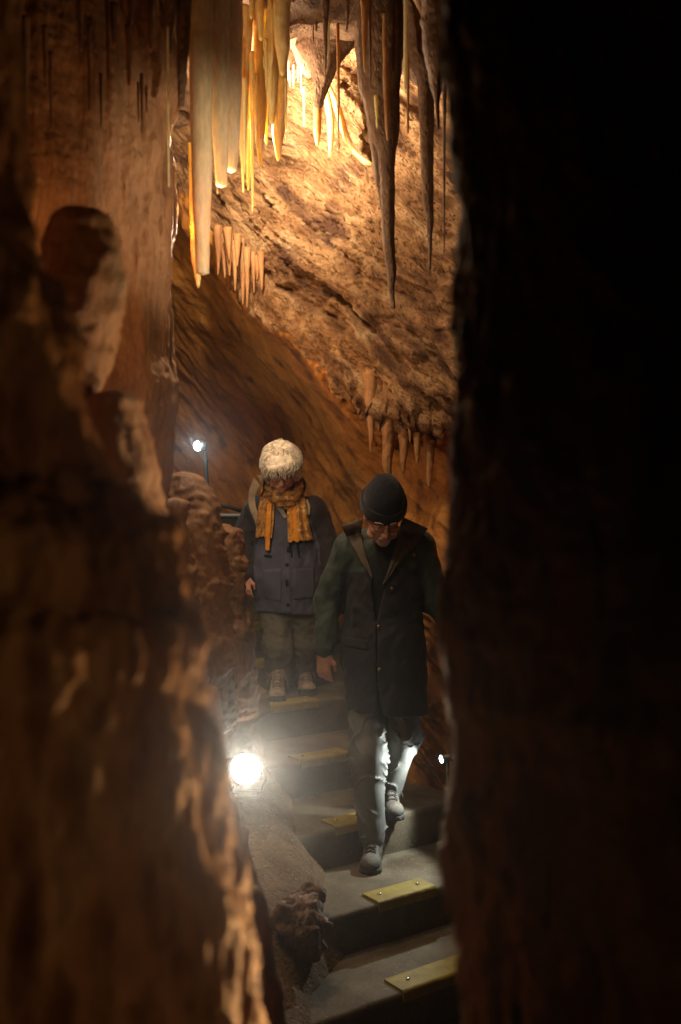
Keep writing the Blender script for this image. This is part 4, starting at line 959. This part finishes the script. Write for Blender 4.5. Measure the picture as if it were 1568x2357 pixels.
    for sg in (-1, 1):
        loop = [T((sg * .033 + .024 * math.cos(t), -.118 + .010 * abs(math.cos(t)) * (1 if math.cos(t) * sg > 0 else 0), .006 + .015 * math.sin(t))) for t in np.linspace(0, 2 * math.pi, 22)]
        m.tube(loop, .0014, 6)
        m.tube([T((sg * .057, -.108, .012)), T((sg * .078, -.06, .012)), T((sg * .082, -.0, .008))], .0019, 6)
    m.tube([T((-.010, -.118, .010)), T((0, -.121, .012)), T((.010, -.118, .010))], .0016, 6)
    m.build('glasses', M['wire'], root)
    for sg in (-1, 1):
        m = Mesh(); m.tube([T((sg * .014, -.103, .024)), T((sg * .034, -.101, .029)), T((sg * .054, -.088, .024))], [.004, .0055, .003], 8, flat=.8); m.build('eyebrow', M['beard'], root)
    m = Mesh(); m.tube([T((-.028, -.102, -.056)), T((0, -.110, -.050)), T((.028, -.102, -.056))], [.003, .006, .003], 8); m.build('moustache', M['beard'], root)
    shoe_l = thing_part('shoe', root); shoe(shoe_l, W(862, 1950, 4.63), W(849, 1990, 4.385), CAM_H - 1.6, M['shoe_mesh'], M['lace'], 1.0)
    shoe_r = thing_part('shoe', root); shoe(shoe_r, W(893, 1840, 4.83), W(908, 1880, 4.57), CAM_H - 1.42, M['shoe_mesh'], M['lace'], 1.0)
def thing_part(name, root):
    o = bpy.data.objects.new(name, None); COL.objects.link(o); o.parent = root; o['_org'] = list(root['_org']); o.empty_display_size = .05
    return o
build_man()

# ------------------------------------------------------------------ the woman
def build_woman():
    zt = CAM_H - 1.056
    root = thing('person', (W(660, 1600, 5.7)[0], 5.7, zt), 'white-haired woman in patterned orange scarf and slate jacket standing on the stairs', 'person')
    hc = W(648, 1078, 5.60); R = rotm(math.radians(40), 0, math.radians(4)); T = lambda p: hc + R @ (np.array(p) * .97)
    neck = W(652, 1130, 5.74); shl = W(590, 1165, 5.78); shr = W(722, 1165, 5.78)
    ell_ = W(556, 1245, 5.80); wl = W(565, 1322, 5.68); elr = W(756, 1250, 5.80); wr_ = W(768, 1335, 5.76)
    pel = W(660, 1385, 5.80); chest = W(656, 1220, 5.78)
    hipl = W(634, 1400, 5.79); hipr = W(698, 1400, 5.81); knl = W(640, 1490, 5.74); knr = W(698, 1485, 5.84); anl = W(640, 1568, 5.72); anr = W(700, 1556, 5.90)
    lo = [ell_[0] - .15, 5.35, zt - .02]; hi = [elr[0] + .18, 6.2, hc[2] + .2]
    s = Sdf(lo, hi, .006)
    add_head(s, hc, R, sc=.97); s.cap(hc + R @ np.array([0, .03, -.06]), neck + [0, .03, -.06], .05, .055, .03)
    s.cap(chest + [0, 0, .03], pel, .13, .14, .05, sq=.72); s.cap(shl + [.03, 0, -.02], shr - [.03, 0, .02], .05, .05, .05)
    for a, b, c in ((shl, ell_, wl), (shr, elr, wr_)): s.cap(a, b, .044, .036, .03); s.cap(b, c, .035, .024, .03)
    add_hand(s, wl + [.0, -.005, -.015], (.1, -.1, -1), (.9, -.4, 0), .84, .65); add_hand(s, wr_ + [0, 0, -.02], (0, -.1, -1), (-1, -.2, 0), .84, .65)
    for a, b, c in ((hipl, knl, anl), (hipr, knr, anr)): s.cap(a, b, .066, .048, .04); s.cap(b, c, .046, .034, .03)
    for a, y in ((anl, 5.52), (anr, 5.74)): s.cap(a + [0, 0, -.01], [a[0], y, zt + .04], .03, .026, .02)
    body, bvf = sdf_obj('body', s, M['skin'], root, 1)
    # trousers
    s = Sdf([lo[0], 5.35, zt - .01], [hi[0], 6.2, pel[2] + .1], .006)
    s.cap(hipl + [0, 0, .02], knl, .098, .082, .02); s.cap(knl, anl + [0, .01, -.012], .082, .070, .04)
    s.cap(hipr + [0, 0, .02], knr, .094, .078, .02); s.cap(pel + [0, .02, .0], pel + [0, .02, -.03], .15, .15, .03, sq=.75); s.cap(knr, anr + [-.004, .01, -.012], .078, .066, .04)
    s.warp(cloth_fold(311, .010, 12, 12, .7, .4)); s.warp(cloth_fold(312, .005, 26, 26, .6, -.4))
    sdf_obj('trousers', s, M['olive'], root, 1)
    # jacket
    hem = CAM_H - (1414 - CY) / F * 5.66
    s = Sdf([lo[0] - .02, 5.35, hem - .03], [hi[0] + .02, 6.2, hc[2]], .006)
    b0 = W(664, 1435, 5.80); b1 = W(658, 1320, 5.80); b2 = W(657, 1225, 5.79)
    s.cap(b0, b1, .180, .196, .04, sq=.80); s.cap(b1, b2, .196, .184, .05, sq=.78)
    s.cap(shl + [.03, 0, -.03], shr - [.03, 0, .03], .085, .085, .06); s.cap(neck + [0, .05, -.05], neck + [0, .06, .02], .10, .09, .05)
    for a, b, c in ((shl, ell_, wl), (shr, elr, wr_)): s.cap(a + [0, 0, -.02], b, .074, .060, .03); s.cap(b, c, .060, .043, .03)
    s.cap(neck + [-.06, .10, .03], neck + [.06, .10, .03], .07, .07, .05)
    s.warp(cloth_fold(321, .013, 8, 5, .6, .35)); s.warp(cloth_fold(325, .005, 22, 12, .6, -.5))
    s.cap(hc + R @ np.array([0, .0, -.06]), neck + [0, -.05, .0], .085, .07, .02, op='sub')
    s.cut(lambda p: hem + .008 * np.sin(p[..., 0] * 11) - p[..., 2])
    s.cap(b0 - [0, 0, .1], b0 + [0, 0, .06], .158, .165, .01, sq=.76, op='sub')
    def jm(c):
        px = c[:, 0] / c[:, 1] * F + CX; py = (CAM_H - c[:, 2]) / c[:, 1] * F + CY
        return ((px < np.interp(py, [1100, 1200, 1260, 1420], [620, 604, 588, 576])) | (px > np.interp(py, [1100, 1200, 1260, 1420], [690, 716, 736, 742]))).astype(int)
    jk, jvf = sdf_obj('jacket', s, [M['slate'], M['plum']], root, 1, jm)
    tree0 = bvh(jvf)
    # dark top in the neckline
    strip('shirt', [(640, 1140), (640, 1165), (655, 1192)], [(676, 1140), (674, 1170), (664, 1195)], tree0, 5.65, M['black'], root, .006, .006, 8, 10)
    strip('placket', [(652, 1190), (653, 1300), (655, 1412)], [(664, 1190), (668, 1300), (672, 1412)], tree0, 5.65, M['slate'], jk, .004, .005, 5, 40)
    for px, py in ((645, 1338), (648, 1268), (665, 1262), (663, 1392), (661, 1300), (661, 1345)): button('button', px + (16 if px < 650 else 0), py, tree0, 5.64, M['black'], jk, .011)
    strip('pocket', [(606, 1312), (606, 1345), (610, 1372), (618, 1378)], [(648, 1308), (648, 1345), (648, 1375), (646, 1384)], tree0, 5.66, M['slate'], jk, .006, .008, 12, 14, .003)
    strip('pocket', [(676, 1310), (677, 1380)], [(722, 1306), (724, 1376)], tree0, 5.66, M['slate'], jk, .006, .008, 12, 14, .003)
    strip('chest_zip', [(608, 1276), (608, 1281)], [(627, 1279), (627, 1284)], tree0, 5.66, M['black'], jk, .004, .004, 8, 4)
    for k in (0, 1):
        d = on_surf(tree0, 668 + 16 * k, 1255, 5.64) - .012; m = Mesh()
        m.tube([W(664 + 18 * k, 1236, d), W(668 + 16 * k, 1258, d - .01), W(672 + 17 * k, 1282, d)], .0045, 6); m.build('cord', M['black'], jk)
    # rucksack behind her with its straps over the shoulders
    s = Sdf([b2[0] - .3, 5.8, b1[2] - .15], [b2[0] + .3, 6.3, neck[2] + .1], .009)
    s.ell(b2 + [0, .22, .0], (.16, .11, .22), None, .04); s.ell(b2 + [0, .28, -.06], (.12, .08, .12), None, .04); s.warp(cloth_fold(331, .008, 10, 8))
    rs = thing('rucksack', b2 + [0, .2, -.2], 'dark rucksack with beige straps worn by the white-haired woman', 'rucksack')
    sdf_obj('bag', s, M['plum'], rs, 1)
    strip('strap', [(585, 1100), (573, 1130), (573, 1165), (586, 1200), (591, 1216)], [(600, 1118), (589, 1140), (589, 1165), (600, 1195), (603, 1214)], tree0, 5.72, M['strap'], rs, .012, .008, 6, 24)
    strip('strap', [(632, 1156), (640, 1172), (655, 1194)], [(640, 1150), (650, 1168), (662, 1190)], tree0, 5.64, M['strap'], rs, .014, .008, 6, 16)
    strip('strap', [(703, 1150), (708, 1165), (709, 1185)], [(708, 1148), (714, 1165), (713, 1185)], tree0, 5.7, M['strap'], rs, .012, .008, 5, 14)
    strip('collar', [(592, 1095), (600, 1110), (612, 1128)], [(612, 1092), (618, 1105), (622, 1118)], tree0, 5.74, M['strap'], jk, .012, .01, 6, 12)
    # hair: waved cap with locks
    s = Sdf(hc - .2, hc + .2, .005)
    s.ell(T((0, .022, .045)), (.104, .111, .100), R, .03); s.ell(T((0, .05, -.02)), (.094, .08, .08), R, .04)
    s.ell(T((-.02, -.07, .07)), (.07, .05, .04), R, .03); s.ell(T((.035, -.055, .07)), (.055, .05, .04), R, .03)
    for sg in (-1, 1): s.ell(T((sg * .085, -.01, .0)), (.026, .055, .06), R, .03)
    s.cut(lambda P: np.where(((P - hc) @ R)[..., 1] < -.035, .040 + .3 * np.abs(((P - hc) @ R)[..., 0] + .01) - .25 - ((P - hc) @ R)[..., 2] + .235, -1) if False else np.full(P.shape[:-1], -1.0))
    s.ell(T((0, -.115, -.055)), (.066, .085, .082), R, .012, op='sub')
    def wave(P):
        q = (P - hc) @ R; r = np.linalg.norm(q[..., [0, 1]], axis=-1); th = np.arctan2(q[..., 0], -q[..., 1])
        ph = r * 60 - q[..., 2] * 55 + 5 * noise(P * 10, 341) + 1.6 * np.sin(th * 3 + 1)
        return .0025 * np.sin(ph) + .012 * fbm(P * 13, 342, 3)
    s.warp(wave)
    hair, hvf = sdf_obj('hair', s, M['hair'], root, 0)
    m = Mesh(); rr = random.Random(9); Vh = hvf[0]; cr = T((0, .035, .15))
    idx = [rr.randrange(len(Vh)) for _ in range(1700)]
    for i in idx:
        p = Vh[i]; nrm = p - T((0, .02, .03)); nrm /= np.linalg.norm(nrm)
        q = (p - hc) @ R
        if q[2] < -.06 or (q[1] < -.04 and q[2] < .068): continue
        d = p - cr; d -= nrm * (d @ nrm); L = np.linalg.norm(d)
        if L < 1e-3: continue
        d /= L; sd = np.cross(nrm, d); ln = rr.uniform(.045, .085); pts = []; wd = rr.uniform(.7, 1.3); up_ = rr.uniform(.4, 1.2)
        tilt = .35 * math.sin(q[0] * 40 + 2) + rr.uniform(-.18, .18)
        d = d + sd * tilt; d /= np.linalg.norm(d); ph0 = L * 105 + 2.0 * float(noise(p * 9, 77)) + rr.uniform(-.5, .5)
        for k in range(9):
            t = k / 8; w = ph0 + ln * t * 105
            pts.append(p + d * ln * t + sd * .0045 * math.sin(w) + nrm * (.001 + .0055 * math.sin(w + 1.1) * math.sin(math.pi * min(1, t * 1.1)) + .004 * math.sin(math.pi * t) * up_) - nrm * (ln * t) ** 2 * 2.9)
        m.tube(pts, [.0008 * wd, .0022 * wd, .0028 * wd, .0030 * wd, .0029 * wd, .0026 * wd, .0021 * wd, .0014 * wd, .0004], 4)
    m.build('lock', M['hair'], hair)
    # glasses
    m = Mesh()
    for sg in (-1, 1):
        m.tube([T((sg * .033 + .023 * math.cos(t), -.116, .004 + .013 * math.sin(t))) for t in np.linspace(0, 2 * math.pi, 20)], .0013, 6)
        m.tube([T((sg * .056, -.112, .010)), T((sg * .080, -.04, .010))], .0016, 6)
    m.tube([T((-.010, -.117, .008)), T((0, -.12, .010)), T((.010, -.117, .008))], .0014, 6)
    m.build('glasses', M['wire'], root)
    # scarf: loop round the neck and two hanging ends
    sc_ = thing_part('scarf', root)
    s = Sdf(neck - .25, neck + .25, .006)
    for j, (rx, ry, cz, rad) in enumerate(((.088, .080, -.004, .020), (.094, .086, -.026, .021), (.084, .076, -.046, .018))):
        pts = [neck + np.array([rx * math.cos(t), -.030 + ry * math.sin(t) * 1.0, cz + .034 + .058 * math.sin(t) + .012 * math.sin(3 * t + j)]) for t in np.linspace(0, 2 * math.pi, 28)]
        for a, b in zip(pts, pts[1:]): s.cap(a, b, rad, k=.015)
    def sfold(P):
        q = P - neck; th = np.arctan2(q[..., 1] + .035, q[..., 0]); r = np.sqrt(q[..., 0] ** 2 + (q[..., 1] + .035) ** 2)
        return .006 * np.sin(q[..., 2] * 150 + r * 120 + 2.0 * np.sin(th * 2) + 3 * noise(P * 9, 351))
    s.warp(sfold)
    lp, lvf = sdf_obj('loop', s, M['scarf'], sc_, 1)
    tree = bvh(jvf)
    smat = [M['scarf'], M['scarf_plain']]
    strip('tail', [(606, 1098), (600, 1140), (592, 1190), (588, 1236)], [(636, 1130), (632, 1165), (630, 1200), (626, 1240)], tree, 5.65, smat, sc_, .030, .022, 40, 50, .020, 26, 5, fmid=lambda u, v: ((u > .56) & (u < .72)).astype(int), bulge=.012, rag=6)
    strip('tail', [(615, 1160), (612, 1215), (610, 1266)], [(626, 1160), (623, 1215), (620, 1268)], tree, 5.65, smat, sc_, .052, .012, 10, 30, .010, 20, 6, fmid=lambda u, v: (u > -1).astype(int))
    strip('tail', [(670, 1125), (662, 1165), (662, 1210), (663, 1248)], [(694, 1098), (703, 1150), (712, 1205), (721, 1243)], tree, 5.65, smat, sc_, .030, .022, 44, 50, .020, 28, 7, fmid=lambda u, v: ((u > .12) & (u < .42)).astype(int), bulge=.012, rag=5)
    for (hx, hd), (tx, td) in (((642, 5.76), (635, 5.475)), ((698, 5.965), (709, 5.69))):
        sh = thing_part('shoe', root)
        shoe(sh, W(hx, 1600, hd), W(tx, 1600, td), zt, M['shoe'], M['lace_pale'], 1.06)
build_woman()
# ------------------------------------------------------------------ lamps one can see, cables and the box behind the woman
M['metal'] = plain_mat('grey_lamp_metal', (.16, .16, .155), rough=.45, metal=.6, nscale=40, var=.2)
M['cable'] = plain_mat('black_cable', (.015, .014, .013), rough=.6)
M['glow_flood'] = glow_mat('lit_flood_lens', (1.0, .96, .86), 60)
M['glow_cool'] = glow_mat('lit_cool_lens', (.72, .95, 1.0), 40)
M['slab'] = plain_mat('pale_grey_lid', (.34, .36, .34), rough=.6, nscale=14, var=.2)
M['blackbox'] = plain_mat('dark_box_paint', (.02, .018, .016), rough=.7, nscale=14, var=.2)
def aim_R(d):
    q = Vector(d).to_track_quat('Z', 'Y').to_matrix(); return np.array(q)
def build_flood():
    c = W(566, 1770, 4.15); dirv = np.array([.03, -1, .16]); R = aim_R(dirv)
    base = c + np.array([0, .05, -.105])
    t = thing('floodlight', base, 'blazing white floodlight on the ground at the left end of the steps', 'floodlight')
    P = lambda x, y, z: c + R @ np.array([x, y, z])
    m = Mesh(); m.tube([P(0, 0, -.10), P(0, 0, -.085), P(0, 0, -.03), P(0, 0, .0), P(0, 0, .0)], [.035, .055, .066, .070, .062], 28); m.build('housing', M['metal'], t)
    m = Mesh(); V = []; n = 28
    for r, z in ((.0615, .001), (.055, .007), (.040, .012), (.02, .015), (.001, .016)):
        V += [P(r * math.cos(2 * math.pi * k / n), r * math.sin(2 * math.pi * k / n), z) for k in range(n)]
    m.add(V, [(i * n + k, i * n + (k + 1) % n, (i + 1) * n + (k + 1) % n, (i + 1) * n + k) for i in range(4) for k in range(n)]); m.build('lens', M['glow_flood'], t)
    m = Mesh()
    for sg in (-1, 1): m.tube([P(sg * .073, 0, -.03), P(sg * .080, -.05, -.04), base + [sg * .06, 0, .0]], .006, 8)
    m.tube([base + [-.06, 0, 0], base + [.06, 0, 0]], .007, 8); m.box(base + [0, 0, -.012], (.10, .09, .016), bev=.004); m.build('bracket', M['cable'], t)
build_flood()
def build_post():
    d = 6.3; c = W(455, 1027, d - .04); top = W(471, 1030, d); bot = W(479, 1128, d)
    t = thing('post_lamp', W(486, 1168, d), 'small cold-white lamp on a thin dark post in the tunnel', 'lamp')
    m = Mesh(); m.tube([bot + [0, 0, -.25], bot, top, top + [0, 0, .03]], [.012, .012, .010, .008], 10); m.build('post', M['cable'], t)
    m = Mesh(); m.tube([top + [0, 0, .01], (top + c) / 2 + [0, .0, .02], c + [.025, .012, .0]], [.008, .008, .008], 8); m.tube([c + [.05, .035, .015], c + [.035, .02, .01], c + [.004, .003, .002]], [.018, .030, .033], 16); m.build('lamp_head', M['metal'], t)
    m = Mesh(); m.tube([c + [.004, .003, .002], c + [-.004, -.007, -.002], c + [-.007, -.011, -.003]], [.030, .026, .010], 16); m.build('lens', M['glow_cool'], t)
    m = Mesh(); m.tube([bot + [-.028, -.01, .0], bot + [.014, -.005, .004]], .008, 8); m.build('clamp', M['metal'], t)
    m = Mesh(); pts = [W(474, 1060, d - .03), W(476, 1110, d - .04), W(479, 1142, d - .06), W(489, 1157, d - .1), W(505, 1164, d - .12), W(530, 1168, d - .12), W(556, 1176, d - .1)]
    m.tube(catmull(pts, 40), .012, 8)
    o = m.build('cable', M['cable']); tag(o, 'black cable curving down from the post lamp to the dark box', 'cable')
    b = W(515, 1195, 6.5); bt = thing('box', b + [0, 0, -.35], 'dark box with a pale lid standing behind the woman under the post lamp', 'box')
    m = Mesh(); m.box(b + [0, 0, -.13], (.30, .30, .28), R=rotm(0, 0, .25), bev=.01); m.build('body', M['blackbox'], bt)
    m = Mesh(); m.box(b + [0, 0, .024], (.33, .33, .022), R=rotm(0, 0, .25), bev=.006); m.build('lid', M['slab'], bt)
build_post()
def build_step_light():
    c = W(1017, 1747, 4.60)
    t = thing('step_light', c + [.02, 0, -.06], 'small cold-white step light half hidden by the dark pillar beside the legs of the man', 'lamp')
    d = np.array([-.97, -.18, -.15]); d /= np.linalg.norm(d); R = aim_R(d); P = lambda x, y, z: c + R @ np.array([x, y, z])
    m = Mesh(); m.tube([P(0, 0, -.06), P(0, 0, -.05), P(0, 0, 0)], [.010, .017, .019], 16); m.tube([P(0, 0, -.03), c + [.03, .03, -.05], c + [.035, .04, -.12]], .007, 8); m.build('lamp_head', M['metal'], t)
    m = Mesh(); m.tube([P(0, 0, .0), P(0, 0, .006), P(0, 0, .009)], [.017, .015, .008], 16); m.build('lens', M['glow_cool'], t)
    m = Mesh(); pts = [W(955, 1712, 4.95), W(975, 1742, 4.82), W(995, 1772, 4.70), W(1012, 1795, 4.62)]
    m.tube(catmull(pts, 20), .003, 6); o = m.build('cable', M['cable']); tag(o, 'thin black wire lying across the lit tread behind the legs of the man', 'cable')
    m = Mesh(); m.tube(catmull([c + [0, 0, .005], W(1008, 1744, 4.74), W(1001, 1740, 4.8)], 12), .0025, 6); o = m.build('wire', M['cable']); tag(o, 'short wire looping off the small step light by the pillar', 'cable')
build_step_light()

# ------------------------------------------------------------------ thin haze added to give the lamps a halo
def build_haze():
    m = bpy.data.materials.new('halo_haze'); m.use_nodes = True; nt = m.node_tree
    for n in list(nt.nodes):
        if n.type != 'OUTPUT_MATERIAL': nt.nodes.remove(n)
    v = nt.nodes.new('ShaderNodeVolumePrincipled'); v.inputs['Color'].default_value = (.9, .9, .88, 1); v.inputs['Density'].default_value = HAZE; v.inputs['Anisotropy'].default_value = .92
    nt.links.new(v.outputs[0], nt.nodes['Material Output'].inputs['Volume'])
    mm = Mesh(); mm.box((0, 4, CAM_H - .1), (9.4, 13.4, 7.2)); o = mm.build('haze', m, smooth=False); tag(o, None, None, None, 'stuff')
HAZE = .0014
build_haze()
